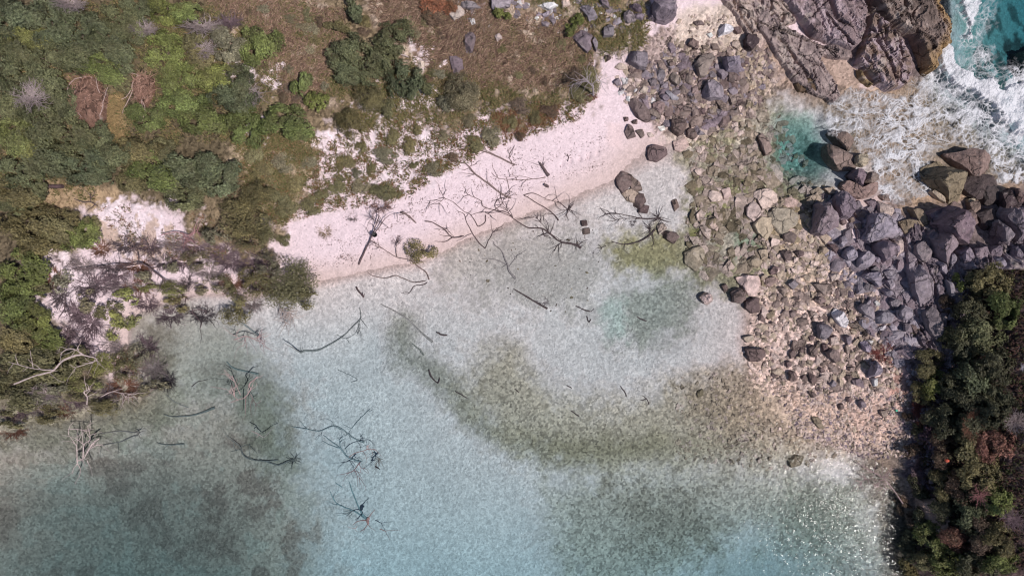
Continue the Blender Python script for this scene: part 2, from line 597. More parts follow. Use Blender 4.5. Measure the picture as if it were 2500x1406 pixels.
# --- beach, wet sand, under water sand
wet = sm(0.34, 0.0, TZ + fine1 * 0.06)
paint(wet, (210, 187, 184))
paint(sm(0.0, -0.12, TZ + fine1 * 0.04), (240, 225, 226), 1, 0.3)
# --- scrub soil
VEG = [(-200,-200),(1560,-200),(1570,70),(1500,120),(1455,140),(1445,240),(1390,260),(1280,290),(1180,300),(1050,300),(930,300),(820,330),(760,420),(700,470),(660,560),
       (655,640),(520,640),(470,560),(440,540),(420,490),(300,500),(230,510),(215,560),(180,620),(100,610),(95,700),(130,800),(170,880),(300,940),(340,985),(200,1025),(60,1050),(-200,1060)]
veg_m = mask(VEG, 30, 150, 60)
paint(veg_m, (128, 112, 92), 1, 0.8)
paint(mask([(-200,-200),(480,-200),(520,30),(640,60),(690,130),(600,330),(560,470),(440,480),(330,470),(290,440),(90,440),(-200,480)], 30, 90, 60), (92, 82, 66), .85, .9)  # leaf litter, painted darker so gaps in the canopy look shaded
paint(mask([(-200,500),(180,520),(220,590),(100,610),(95,700),(130,830),(330,960),(100,1030),(-200,1040)], 20, 60, 40), (92, 82, 68), .8, .9)  # same darkened litter, shade for the gaps among the left bank crowns
paint(mask([(85,445),(200,450),(290,465),(300,500),(235,520),(170,505),(110,515)], 10, 20, 20), (164, 140, 114), 1, 0.5)
paint(mask([(640,330),(800,330),(780,420),(720,520),(680,540),(600,440),(570,340)], 25, 80, 50), (170, 150, 128), .9, 0.6)
paint(mask([(510,-100),(820,40),(800,250),(720,260),(690,200),(560,110)], 20, 60, 40), (134, 112, 100), .9, 0.6)
paint(mask([(900,0),(1440,40),(1450,200),(1300,215),(1180,200),(1050,165),(960,130)], 20, 60, 40), (140, 116, 102), .9, 0.7)
paint(mask([(520,-100),(820,40),(800,250),(720,260),(690,200),(560,110)], 20, 60, 40) * sm(.03, .14, fine1 + fine2 * .6), (174, 156, 140), .8, .6)
paint(mask([(900,0),(1440,40),(1450,200),(1300,215),(1180,200),(1050,165),(960,130)], 20, 60, 40) * sm(.05, .15, fine1 + fine2 * .6), (182, 164, 148), .8, .6)
paint(mask([(160,180),(205,170),(250,230),(240,300),(180,295)], 10, 20, 20), (140, 112, 98))
paint(mask([(230,250),(300,235),(310,330),(260,350)], 15, 30, 20), (142, 122, 92))
# bare white sand patches showing between the scrub
for poly in ([(690,170),(720,180),(715,235),(680,225),(650,205)], [(610,310),(650,310),(655,350),(620,350)],
             [(235,505),(300,490),(330,510),(420,530),(440,560),(430,620),(350,640),(300,620),(240,560)],
             [(110,620),(180,640),(230,690),(200,760),(140,770),(110,690)], [(520,150),(600,140),(610,190),(560,190)],
             [(860,235),(1060,215),(1080,260),(900,280)], [(780,340),(900,300),(1060,330),(1120,400),(960,480),(820,440)],
             [(1020,110),(1110,100),(1120,150),(1030,150)]):
    paint(mask(poly, 10, 60, 60), (230, 212, 218), .95, 0.25)
paint(mask([(300,540),(430,540),(430,620),(330,640)], 10, 90, 60) * sm(.5, .56, vn(TX * 3.0, TY * .8, 4)), (180, 152, 130), .7)
paint(mask([(240,540),(290,560),(300,620),(250,610)], 10, 30, 40), (178, 150, 124), .7)
# pink wrack and weed stain at the end of the beach
paint(mask([(1480,300),(1520,300),(1520,365),(1480,355)], 8, 12, 10), (226, 200, 200), .6)

# --- sea bed
uw = sm(0.02, -0.06, TZ)
paint(mask([(1060,590),(1250,540),(1420,560),(1500,640),(1420,760),(1200,740),(1080,690)], 50, 120, 90) * uw, (176, 168, 160), .55)
paint(mask([(985,790),(982,870),(1050,900),(1110,960),(1200,1050),(1320,1100),(1450,1112),(1600,1085)], 34, 40, 26, 30) * uw, (124, 124, 102), .65, 0.6)
paint(mask([(1180,850),(1260,850),(1350,960),(1500,985),(1650,950),(1800,960),(1950,1060),(2060,1100),(1900,1150),(1700,1150),(1500,1165),(1350,1130),(1220,1080),(1120,960)], 60, 70, 40) * uw, (186, 170, 148), .8, 0.8)
paint(mask([(1300,1070),(1450,1060),(1700,1060),(1880,1090),(1700,1130),(1400,1130)], 40, 60, 40) * uw, (140, 130, 106), .5, 0.8)
paint(mask([(1650,930),(1850,870),(2000,1000),(2110,1095),(1950,1100),(1700,1030)], 40, 60, 40), (184, 164, 144), .85, 0.8)
paint(mask([(1330,1190),(1600,1140),(1900,1130),(2100,1180),(2190,1300),(2190,1420),(1960,1400),(1820,1300),(1650,1420),(1400,1500),(1340,1300)], 70, 90, 50) * uw, (192, 180, 168), .85, 0.8)
paint(mask([(1480,1180),(1720,1230),(1750,1330),(1560,1340)], 50, 120, 80) * uw, (156, 144, 132), .7, 0.9)
paint(mask([(1950,1150),(2080,1190),(2100,1300),(1960,1330),(1900,1230)], 45, 90, 60) * uw, (148, 144, 130), .7, 0.8)
paint(mask([(1720,1340),(2050,1330),(2200,1500),(1700,1500)], 50, 60, 40) * uw, (176, 166, 156), .35)
LL = mask([(-200,1040),(300,1010),(470,950),(560,890),(690,1000),(715,1150),(780,1290),(760,1500),(-200,1500)], 120, 90, 50) * sm(-.1, -.7, TZ)
paint(LL, (206, 176, 160), .9, 0.55)
paint(LL * sm(.02, .14, fine3 + fine1 * .5), (164, 134, 124), .7)
paint(LL * sm(.10, .22, -fine3 + fine1 * .6), (214, 196, 184), .6)
paint(mask([(-200,1080),(200,1180),(400,1120),(640,1250),(600,1500),(-200,1500)], 80, 60, 40) * uw, (128, 114, 106), .5)
paint(mask([(-200,985),(120,985),(330,930),(340,850),(420,860),(450,960),(420,1040),(150,1110),(-200,1130)], 45, 50, 30), (150, 144, 128), .9, 0.6)
paint(mask([(300,760),(450,740),(600,790),(640,880),(560,960),(420,960),(340,900)], 45, 60, 30) * uw, (188, 180, 166), .7)
paint(mask([(480,890),(620,870),(680,930),(620,980),(520,960)], 30, 40, 30) * uw, (160, 148, 140), .55)
paint(mask([(360,790),(430,830),(420,930),(360,950)], 25, 60, 40) * uw, (128, 118, 104), .7)
paint(mask([(560,950),(690,950),(720,1130),(640,1160)], 40, 60, 30) * uw, (150, 142, 124), .7)
paint(mask([(1480,600),(1560,560),(1690,560),(1710,660),(1600,680),(1500,650)], 35, 60, 50) * uw, (160, 148, 98), .85, 0.7)
paint(mask([(1500,720),(1600,680),(1710,660),(1700,780),(1600,850),(1500,830)], 40, 70, 60) * uw, (140, 144, 128), .65, 0.7)
paint(mask([(1470,740),(1520,730),(1530,830),(1480,820)], 20, 30, 30) * uw, (210, 220, 215), .6)
SHELF = [(1640,335),(1740,300),(1830,220),(1900,270),(2010,440),(2060,560),(1970,690),(1850,730),(1720,690),(1660,600),(1690,450)]
shelf = mask(SHELF, 35, 60, 40)
paint(shelf, (186, 174, 156), .85, 0.7)
paint(shelf * sm(0.0, .12, fine3 + fine1 * .6), (142, 138, 98), .6)
paint(mask([(1690,430),(1850,420),(1860,500),(1740,560),(1690,600)], 25, 60, 50), (140, 138, 80), .6)
paint(mask([(1860,480),(1990,500),(1960,640),(1850,600)], 25, 40, 40), (196, 168, 136), .6)
paint(mask([(1900,290),(1980,280),(2030,400),(1990,440),(1900,410)], 20, 30, 20), (158, 186, 172), .8, 0.5)
paint(mask([(1960,320),(1975,320),(1985,380),(1955,400)], 12, 50, 40), (66, 96, 88), .7)
paint(mask([(1790,570),(1850,560),(1850,630),(1800,630)], 15, 30, 30), (128, 156, 130), .6)
# --- stony beaches
RUB_T = [(1530,150),(1580,90),(1680,40),(1880,0),(1960,140),(1900,230),(1850,270),(1720,340),(1600,310),(1545,260)]
RUB_R = [(1840,730),(1950,630),(2080,630),(2180,770),(2210,950),(2240,1100),(2110,1095),(1960,1010),(1830,930),(1815,820)]
rub_t = mask(RUB_T, 14, 40, 30)
rub_r = mask(RUB_R, 18, 40, 30)
paint(rub_t, (164, 144, 138), .9, 0.8)
paint(mask([(1640,20),(1860,0),(1850,110),(1730,130),(1650,100)], 15, 30, 20), (214, 196, 184), .8, 0.35)
paint(mask([(1750,110),(1900,140),(1880,260),(1760,280)], 25, 50, 40), (172, 154, 134), .8)
paint(rub_r, (212, 186, 176), .9, 0.8)
paint(mask([(1850,700),(1990,600),(2060,620),(2080,720),(1960,760)], 25, 40, 30), (200, 176, 156), .7)
paint(mask([(1900,950),(2060,950),(2230,1010),(2230,1110),(2100,1100),(1950,1040)], 25, 30, 30), (194, 168, 154), .85, 0.9)
paint(mask([(2040,960),(2210,960),(2215,1060),(2100,1060)], 25, 30, 20), (200, 170, 160), .7, 0.9)
paint(mask([(2160,800),(2215,800),(2225,1000),(2180,980)], 14, 20, 20), (176, 130, 118), .7, 0.9)
paint(mask([(1860,110),(1990,110),(2090,130),(2110,200),(2080,260),(2000,270),(1930,240)], 18, 30, 20), (168, 144, 130), .9, 0.7)
paint(mask([(1880,-100),(2330,-100),(2310,120),(2235,215),(2100,165),(2040,125),(1960,80)], 12, 20, 10), (132, 114, 114), .95, 0.7)  # bedrock under the ledges, painted dark so gaps read as shadowed cracks
paint(mask([(2170,470),(2340,470),(2520,440),(2600,480),(2600,620),(2240,640),(2160,560)], 18, 30, 30), (126, 110, 108), .95, 0.8)
paint(mask([(2090,1110),(2200,1070),(2280,1080),(2290,1500),(2190,1500),(2150,1300),(2110,1180)], 25, 30, 30), (134, 118, 104), .9, 0.8)
# --- cliff
paint(mask([(2215,900),(2240,780),(2330,650),(2700,590),(2700,1600),(2260,1600),(2235,1300),(2225,1150)], 22, 40, 30), (92, 76, 76), 1, 0.8)
paint(mask([(2230,560),(2340,560),(2360,800),(2310,950),(2240,900)], 18, 40, 30), (138, 126, 132), .9, 0.7)
paint(mask([(2200,1020),(2290,1010),(2280,1200),(2220,1180)], 18, 30, 30), (112, 98, 112), .8, 0.8)
paint(mask([(2270,1230),(2310,1230),(2300,1340),(2270,1320)], 10, 20, 20), (190, 160, 148), .8)
# --- bed under the surf and the deep sea
paint(mask([(2010,250),(2120,210),(2260,200),(2400,330),(2500,400),(2500,460),(2340,500),(2200,510),(2130,420),(2060,360)], 20, 40, 30), (176, 150, 128), .9, 0.7)
paint(mask([(2330,-200),(2700,-200),(2700,330),(2440,220),(2340,180)], 25, 40, 30), (190, 200, 186), .9)
paint(mask([(2330,-200),(2700,-200),(2700,330),(2440,220),(2340,180)], 25, 40, 30) * sm(-.02, .1, fine3 * .8 + fine1 * .7), (104, 104, 96), .8)
paint(mask([(2430,90),(2700,80),(2700,240),(2470,190)], 15, 60, 40), (92, 78, 72), .8)

# --- relief: cobbles, ripples, tufts
cob = np.clip(shelf * 0.9 + rub_t * .8 + rub_r * .8, 0, 1)
f1_, f2_, cid = worley(TX * 1.9 + fine1 * .8, TY * 1.9 + fine2 * .6, 2)
cb1 = sm(0.0, 0.35, f2_ - f1_) * (0.5 + cid)
g1_, g2_, gid = worley(TX * 4.2 + fine2 * .8, TY * 4.2 + fine1 * .8, 5)
cb2 = sm(0.0, 0.4, g2_ - g1_) * (0.4 + gid)
relief = cob * (cb1 * 0.10 + cb2 * 0.07 - 0.08)
gravel = mask([(1600,950),(1850,900),(2060,930),(2230,1010),(2230,1120),(2100,1110),(1900,1130),(1700,1100)], 60, 60, 40)
relief += gravel * (cb2 - .4) * 0.07
relief += uw * (fine2 * 0.05 + fine1 * .06)
relief += veg_m * (fine1 * .5 + fine2 * .12)
relief += (1 - uw) * (fine1 * 0.09 + fine2 * 0.02)
for (qx, qy) in ((1415,388),(1459,375),(1437,381),(1392,392),(1372,401)):      # footprints
    relief -= .09 * sm(7, 2, np.hypot((AX - qx) * .9, (AY - qy) * .6)) * np.where(np.abs(AX - qx) < 20, 1, 0)
cl = sm(2230, 2300, AX) * sm(560, 620, AY)
relief += cl * (fine1 * 1.0 + fine2 * .35)
inframe = (np.abs(TX) < 42) & (np.abs(TY) < 24.5)
TZ2 = TZ + np.where(inframe, relief, 0)
tone = 1 + cob * (cid - .5) * .35 + np.clip(cob + gravel, 0, 1) * (gid - .5) * .3
colT *= tone[..., None]
gap = np.clip(cob + gravel * .35, 0, 1) * (1 - sm(0, .14, g2_ - g1_)) * .45      # darker along the seams between stones
colT *= (1 - gap * np.where(TZ < 0.05, 1, .5))[..., None]

nx, ny = TX.shape
idx = np.arange(nx * ny).reshape(nx, ny)
F = np.stack([idx[:-1, :-1], idx[1:, :-1], idx[1:, 1:], idx[:-1, 1:]], -1).reshape(-1, 4)
me = np_mesh('ground', np.stack([TX, TY, TZ2], -1).reshape(-1, 3), F, True)
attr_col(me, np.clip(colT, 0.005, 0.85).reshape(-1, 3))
attr_f(me, grain.ravel(), 'grain')
attr_f(me, (uw * (1 - np.clip(cob, 0, 1)) * (.35 + .65 * sm(.35, .6, fine3 + .5))).ravel(), 'ripple')
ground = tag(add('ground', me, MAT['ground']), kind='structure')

# ------------------------------------------------------------------ water body: closed, rippled by its material
wx = np.concatenate([np.linspace(-168, -40, 12)[:-1], np.arange(-40, 40.01, 0.8), np.linspace(40.8, 168, 12)])
wy = np.concatenate([np.linspace(-148, -24, 12)[:-1], np.arange(-24, 24.01, 0.8), np.linspace(24.8, 148, 12)])
WX, WY = np.meshgrid(wx, wy, indexing='ij')
wpx = WX / S + CX; wpy = -WY / S + CY
sea = sm(2280, 2400, wpx) * sm(330, 250, wpy)
WZ = (fbm(WX * .5, WY * .5, 2, 3) - .5) * (0.02 + sea * .5)
n1, n2 = WX.shape
idw = np.arange(n1 * n2).reshape(n1, n2)
Vt = np.stack([WX, WY, WZ], -1).reshape(-1, 3)
edge = np.concatenate([idw[:, 0], idw[-1, 1:], idw[::-1, -1][1:], idw[0, ::-1][1:-1]])
Vb = Vt[edge].copy(); Vb[:, 2] = -14
ne = len(edge); b0 = len(Vt)
Ft = np.stack([idw[:-1, :-1], idw[1:, :-1], idw[1:, 1:], idw[:-1, 1:]], -1).reshape(-1, 4)
e2 = np.roll(edge, -1); bi = b0 + np.arange(ne)
Fs = np.stack([edge, bi, np.roll(bi, -1), e2], -1)
cv = np.array([[0, 0, -14.0]])
Fb = np.stack([np.roll(bi, -1), bi, np.full(ne, b0 + ne)], -1)
me = np_mesh('water', np.concatenate([Vt, Vb, cv]), [np.concatenate([Ft, Fs]), Fb], True)
# how calm (free of the painted light net) each stretch of water is: deep inlet on the left and the bottom right
calm = np.clip(sm(760, 560, wpx + (wpy - 900) * -.25) * sm(700, 820, wpy) + sm(1250, 1500, wpx) * sm(1150, 1300, wpy) * .7 + sea, 0, 1)
attr_f(me, np.concatenate([calm.ravel(), np.ones(ne + 1)]), 'calm')
water = tag(add('water', me, MAT['water']), kind='structure')

# ------------------------------------------------------------------ foam of the surf
fx = np.arange(1985, 2560, 1.25); fy = np.arange(-60, 520, 1.25)
FX, FY = np.meshgrid(fx, fy, indexing='ij')
n1f = fbm(FX * .03, FY * .03, 3, 21) - .5
n2f = fbm(FX * .1, FY * .1, 3, 27) - .5
dn = np.zeros(FX.shape)


def foam(poly, d, f, n=40, line=None):
    sd = sdist(poly, FX, FY) if line is None else line - ldist(poly, FX, FY)
    M = sm(-f, f, sd + n1f * n + n2f * n * .5)
    global dn
    dn = np.maximum(dn, M * d)


foam([(2005,265),(2060,225),(2130,212),(2200,225),(2260,185),(2330,180),(2450,240),(2560,320),(2560,430),(2440,450),(2400,390),(2330,350),(2270,380),(2260,440),(2300,500),(2210,510),(2165,480),(2140,420),(2090,385),(2070,340),(2015,330)], .31, 14, 40)
foam([(2130,285),(2260,250),(2380,240),(2430,300),(2330,320),(2250,370),(2170,400),(2110,370)], .50, 18, 60)
foam([(2010,275),(2040,260),(2060,310),(2020,330)], .36, 10, 20)
foam([(2300,120),(2310,165),(2335,195),(2400,215),(2460,262),(2560,320)], 1.05, 9, 18, 20)
foam([(2360,205),(2420,215),(2500,250),(2560,270),(2560,330),(2470,310),(2400,260)], 1.0, 14, 40)
foam([(2410,225),(2470,190),(2560,190),(2560,340),(2480,330),(2430,300)], 1.0, 22, 50)
foam([(2325,-60),(2375,-60),(2386,10),(2380,60),(2368,105),(2352,100),(2355,70),(2340,30)], .95, 8, 24)
foam([(2140,390),(2150,430),(2165,480)], .6, 8, 12, 12)
foam([(2260,175),(2300,185),(2280,230),(2230,230)], .5, 12, 20)
foam([(2340,100),(2420,120),(2430,190),(2350,190)], .30, 22, 30)
foam([(2370,-60),(2430,-60),(2430,60),(2380,120)], .22, 22, 40)
foam([(2420,160),(2560,150),(2560,210),(2430,210)], .45, 20, 40)
foam([(2400,330),(2560,330),(2560,440),(2440,450)], .5, 20, 40)
xm = (FX - CX) * S; ym = -(FY - CY) * S
q1 = fbm(xm * .9, ym * .9, 3, 31) - .5; q2 = fbm(xm * .9, ym * .9, 3, 37) - .5
ua = xm * .86 + ym * .5; va_ = -xm * .5 + ym * .86
a1, a2, _ = worley(ua * 1.0 + q1 * 3.4, va_ * 1.7 + q2 * 3.4, 3)
b1, b2, _ = worley(ua * 2.3 + q2 * 4.0, va_ * 3.4 + q1 * 4.0, 8)
strand = np.maximum(sm(.20, .0, a2 - a1), .85 * sm(.24, .0, b2 - b1))
film = sm(.42, .62, fbm(ua * 1.3 + q1 * 2, va_ * 2.1 + q2 * 2, 4, 55, .6))
brk = sm(.36, .6, fbm(xm * 1.6, ym * 1.6, 3, 63))
fa = strand * np.clip(dn * 2.4, 0, 1) * (.35 + .65 * brk) + film * dn * 1.15 + sm(.72, 1., dn) * (.8 + .4 * film)
fa = np.clip(fa, 0, 1) * sm(.02, .14, dn)
zf = 0.03 + 0.05 * fa + sm(.7, 1., dn) * (0.18 + .5 * np.clip(n1f + .3, 0, 1) + .25 * np.clip(n2f + .2, 0, 1)) + \
    (fbm(xm * .5, ym * .5, 2, 3) - .5) * (.02 + sm(2280, 2400, FX) * sm(330, 250, FY) * .5)
keep = fa > 0.02
kk = keep[:-1, :-1] | keep[1:, :-1] | keep[:-1, 1:] | keep[1:, 1:]
idf = np.arange(FX.size).reshape(FX.shape)
F = np.stack([idf[:-1, :-1], idf[:-1, 1:], idf[1:, 1:], idf[1:, :-1]], -1)[kk]
used = np.unique(F); remap = np.full(FX.size, -1); remap[used] = np.arange(len(used))
me = np_mesh('sea_foam', np.stack([xm, ym, zf], -1).reshape(-1, 3)[used], remap[F], True)
attr_f(me, fa.ravel()[used], 'foam')
tag(add('sea_foam', me, MAT['foam']), 'white lacy sea foam washing over the rocks', 'foam', kind='stuff')
# ------------------------------------------------------------------ boulders and stones
ROCKC = {'g': lin(142, 130, 138), 'v': lin(140, 124, 132), 'l': lin(162, 152, 162), 'b': lin(148, 130, 124), 'd': lin(122, 104, 102),
         'k': lin(84, 72, 74), 'w': lin(226, 220, 222), 'p': lin(208, 186, 178), 't': lin(180, 162, 146), 'o': lin(142, 128, 108), 'n': lin(144, 124, 118)}


def resample(P, n):
    P = np.asarray(P, float)
    Q = np.vstack([P, P[:1]])
    L = np.concatenate([[0], np.cumsum(np.hypot(*np.diff(Q, axis=0).T))])
    t = np.linspace(0, L[-1], n, endpoint=False)
    return np.stack([np.interp(t, L, Q[:, 0]), np.interp(t, L, Q[:, 1])], 1)


def rock_mesh(name, O, h, seed, bury=0.35, rough=0.12, cuts=9):
    """O: outline in local metres, centred; h: height. Faceted boulder with a buried foot."""
    rg = np.random.default_rng(seed)
    R = float(np.mean(np.hypot(O[:, 0], O[:, 1])))
    n = int(np.clip(26 + R * 16, 26, 72))
    O = resample(O, n)
    O = O * (0.7 + 0.3) * 0.88 + 0.12 * (np.roll(O, 1, 0) + np.roll(O, -1, 0)) / 2
    T = [1.08, 1.02, 1.0, .97, .91, .82, .70, .56, .42, .28, .14]
    Zp = [-bury / max(h, .1), -.03, .42, .86, 1, 1, 1, 1, 1, 1, 1]
    rings = []
    for t, zp in zip(T, Zp):
        rings.append(np.column_stack([O * t, np.full(n, zp)]))
    V = np.concatenate(rings + [np.array([[0, 0, 1.0]])])
    th = rg.uniform(0, 6.28); tl = rg.uniform(.05, .28)
    body = V[:, 2] > 0
    pl = (V[:, 0] * math.cos(th) + V[:, 1] * math.sin(th)) / R
    V[:, 2] *= np.where(body, 1 - tl * pl, 1)
    a0 = rg.uniform(0, 6.28)
    for k in range(cuts):
        a = a0 + k * 2.4 + rg.uniform(-.5, .5); o_ = rg.uniform(-.1, .72); s_ = rg.uniform(.25, .7) if o_ < .3 else rg.uniform(.6, 2.4)
        q = (V[:, 0] * math.cos(a) + V[:, 1] * math.sin(a)) / R
        V[:, 2] = np.where(body, np.minimum(V[:, 2], np.maximum(1.08 - s_ * np.maximum(q - o_, 0), .15)), V[:, 2])
    V[:, 2] *= h
    sd = rg.uniform(0, 30, 3)
    q = V / max(R, .2)
    nz = vn3(q * 2.2 + sd) - .5
    nz2 = vn3(q * 5.5 + sd + 7) - .5
    V[:, 2] += np.where(body, (nz * .7 + nz2 * .6) * h * rough * 1.2, 0)
    wob = 1 + (vn3(q * 2.6 + sd + 3) - .5) * .16 + (vn3(q * 6 + sd + 13) - .5) * .08
    V[:, 0] *= wob; V[:, 1] *= wob
    F = []
    for r in range(len(T) - 1):
        a = r * n + np.arange(n); b = r * n + (np.arange(n) + 1) % n
        F.append(np.stack([a, b, b + n, a + n], -1))
    a = (len(T) - 1) * n + np.arange(n); b = (len(T) - 1) * n + (np.arange(n) + 1) % n
    cap = np.stack([a, b, np.full(n, len(V) - 1)], -1)
    return np_mesh(name, V, [np.concatenate(F), cap], False)


def ccw(P):
    P = np.asarray(P, float)
    x, y = P[:, 0], P[:, 1]
    return P if np.sum(x * np.roll(y, -1) - np.roll(x, -1) * y) > 0 else P[::-1]


TILES = {'a': (1450, 80, 5), 'c': (1500, 0, 5), 'g': (1000, 0, 5), 'r': (1900, 320, 5), 's': (2000, 500, 5), 'm': (1650, 420, 5),
         'n': (1700, 640, 5), 'k': (1850, 780, 5), 'q': (2100, 280, 6.25), 'f': (0, 0, 1)}
ORD = ['first', 'second', 'third', 'fourth', 'fifth', 'sixth', 'seventh', 'eighth', 'ninth', 'tenth', 'eleventh', 'twelfth', 'thirteenth',
       'fourteenth', 'fifteenth', 'sixteenth', 'seventeenth', 'eighteenth', 'nineteenth', 'twentieth']
CW = {'g': 'grey', 'v': 'violet-grey', 'l': 'pale blue-grey', 'b': 'brown-grey', 'd': 'dark brown', 'k': 'blackish', 'w': 'white', 'p': 'pale pink',
      't': 'tan', 'o': 'olive-brown', 'n': 'wet brown'}
rock_recs = []


def rock(tile, pts, h, c, label=None, zone=None, name='boulder'):
    x0, y0, s = TILES[tile]
    P = np.array([(x0 + x / s, y0 + y / s) for x, y in pts])
    cx, cy = P.mean(0)
    zb = zt(cx, cy)
    zm = zb + h * .55
    k = S * (H - zm) / H
    Wd = np.stack([(P[:, 0] - CX) * k, -(P[:, 1] - CY) * k], 1)
    c0 = Wd.mean(0)
    O = ccw(Wd - c0) * 1.09
    seed = len(rock_recs) + 100
    me = rock_mesh(name, O * (1.1 if c == 'w' else 1), h, seed, cuts=4 if c == 'w' else 6)
    o = add(name, me, MAT['rock'], None, (c0[0], c0[1], zb - .03))
    rg = random.Random(seed)
    j = rg.uniform(.85, 1.15)
    o.color = tuple(min(.9, v * j * rg.uniform(.96, 1.04)) for v in ROCKC[c]) + (1,)
    size = max(np.ptp(P[:, 0]), np.ptp(P[:, 1]))
    rock_recs.append([o, cx, cy, size, c, label, zone])
    return o


ZA = 'in the upper boulder pile beside the sand'
Z = lambda t, z, L: [rock(t, p, h, c, l, z) for p, h, c, l in L]
Z('a', 'boulder pile', [
 ([(440,205),(520,190),(640,200),(650,330),(640,420),(560,420),(430,340)], .9, 'g', 'large flat grey boulder where green scrub meets the top of the sand'),
 ([(1235,380),(1310,290),(1430,255),(1480,300),(1400,440),(1370,520),(1300,530),(1270,440)], .8, 'b', 'wedge-shaped brown-grey boulder left of the tall pale boulder with black shadow'),
 ([(1600,270),(1700,260),(1790,330),(1880,420),(1760,450),(1640,450),(1620,350)], 1.4, 'l', 'tall pale blue-grey boulder with a deep black shadow on its left'),
 ([(1380,600),(1450,590),(1520,620),(1590,740),(1560,790),(1420,800),(1330,760),(1350,680)], 1.0, 'g', 'broad rounded grey boulder at the right of the upper boulder pile'),
 ([(1170,110),(1230,50),(1280,110),(1270,190),(1230,200),(1160,150)], .6, 'd', 'dark pointed boulder alone above the upper boulder pile'),
 ([(430,850),(490,810),(560,850),(680,960),(690,1040),(640,1070),(530,1010),(470,920)], .6, 'd', 'long dark brown boulder slanting along the edge of the sand'),
 ([(720,870),(800,840),(860,860),(850,950),(800,980),(730,930)], .5, 'b', None),
 ([(650,930),(720,930),(800,990),(820,1040),(780,1050),(690,990)], .4, 'b', None),
 ([(950,1060),(1030,1040),(1110,1060),(1130,1140),(1100,1220),(1040,1240),(980,1200),(950,1130)], .8, 'd', 'dark ribbed boulder at the bottom of the upper boulder pile'),
 ([(1135,1190),(1180,1170),(1250,1180),(1260,1260),(1220,1295),(1150,1270)], .5, 'd', None),
 ([(1250,1180),(1330,1220),(1360,1240),(1280,1250)], .4, 'g', None),
 ([(930,540),(980,470),(1030,540),(1060,600),(1010,640),(950,590)], .6, 'b', None),
 ([(665,510),(720,490),(740,520),(690,560)], .35, 'l', None),
 ([(670,590),(740,550),(770,600),(760,640),(700,650)], .5, 'g', None),
 ([(770,440),(850,440),(870,520),(850,600),(790,570)], .4, 'g', None),
 ([(780,360),(840,370),(880,440),(850,460),(790,420)], .4, 'b', None),
 ([(870,340),(950,330),(990,390),(930,410)], .45, 'd', None),
 ([(1110,540),(1160,500),(1210,530),(1190,640),(1130,600)], .5, 'b', None),
 ([(1480,440),(1590,440),(1640,500),(1600,560),(1560,550)], .6, 'g', None),
 ([(1640,490),(1720,470),(1740,560),(1710,600),(1650,590)], .6, 'd', None),
 ([(840,650),(880,680),(960,760),(1040,790),(1010,820),(950,820),(890,760)], .5, 'l', 'long pale bar of rock lying in the middle of the upper boulder pile'),
 ([(790,760),(850,750),(930,800),(920,830),(860,830)], .5, 'g', None),
 ([(1290,600),(1370,560),(1400,590),(1340,640),(1270,640)], .4, 'b', None),
 ([(1400,470),(1480,470),(1490,540),(1420,550)], .35, 'g', None),
 ([(1180,680),(1240,640),(1290,700),(1270,760),(1180,740)], .4, 'b', None),
 ([(1060,900),(1180,910),(1190,960),(1100,950)], .35, 'd', None),
 ([(1190,920),(1260,920),(1290,1000),(1210,1020)], .4, 'b', None),
 ([(1480,800),(1560,830),(1640,960),(1620,1000),(1540,930)], .35, 'b', None),
 ([(1650,760),(1710,750),(1740,860),(1680,880)], .35, 'b', None),
 ([(1270,930),(1350,930),(1370,980),(1300,1000)], .35, 'd', None),
 ([(1380,940),(1450,930),(1460,980),(1400,990)], .3, 'b', None),
 ([(960,920),(1030,930),(1060,1000),(1000,1010)], .35, 'b', None),
 ([(920,840),(1050,840),(1060,880),(940,890)], .3, 'b', None),
 ([(1160,1080),(1240,1060),(1260,1130),(1180,1160)], .35, 'n', None),
 ([(1380,1160),(1480,1150),(1510,1200),(1400,1220)], .3, 'n', None)])
Z('a', 'sand edge', [
 ([(240,570),(300,560),(330,620),(290,650),(250,610)], .4, 'g', None),
 ([(490,560),(560,545),(580,590),(520,610)], .3, 'p', None),
 ([(560,670),(620,640),(670,690),(640,740),(570,730)], .3, 'p', None),
 ([(250,420),(320,370),(400,400),(400,440),(310,450)], .2, 'p', None),
 ([(130,290),(190,270),(210,310),(150,350)], .3, 'd', 'small dark stone on the sand below the split grey boulder'),
 ([(380,1210),(420,1120),(470,1150),(510,1260),(420,1290)], .3, 'd', 'brown boot-shaped rock on the sand below the boulder pile'),
 ([(510,1200),(590,1180),(620,1250),(580,1280)], .25, 'd', None),
 ([(450,1080),(530,1060),(530,1110),(480,1110)], .2, 'd', None),
 ([(360,1030),(420,1030),(420,1070),(380,1080)], .2, 'd', None),
 ([(640,1220),(700,1220),(740,1260),(680,1275)], .15, 'p', None),
 ([(780,1150),(850,1140),(870,1180),(820,1200)], .2, 'w', None)])
Z('a', 'stony flat', [
 ([(1700,110),(1760,110),(1800,180),(1760,210),(1690,160)], .35, 'p', None),
 ([(1380,20),(1430,5),(1450,40),(1420,60)], .25, 'w', 'small white stone on the tan flat above the boulder pile'),
 ([(1310,160),(1380,155),(1390,200),(1320,200)], .25, 'b', None),
 ([(1430,140),(1510,130),(1520,200),(1450,210)], .25, 'b', None),
 ([(880,130),(960,130),(1010,210),(950,240)], .3, 'g', None),
 ([(1060,290),(1160,290),(1150,360),(1080,360)], .35, 'v', None),
 ([(1840,360),(1890,355),(1905,380),(1850,385)], .25, 'd', None)])
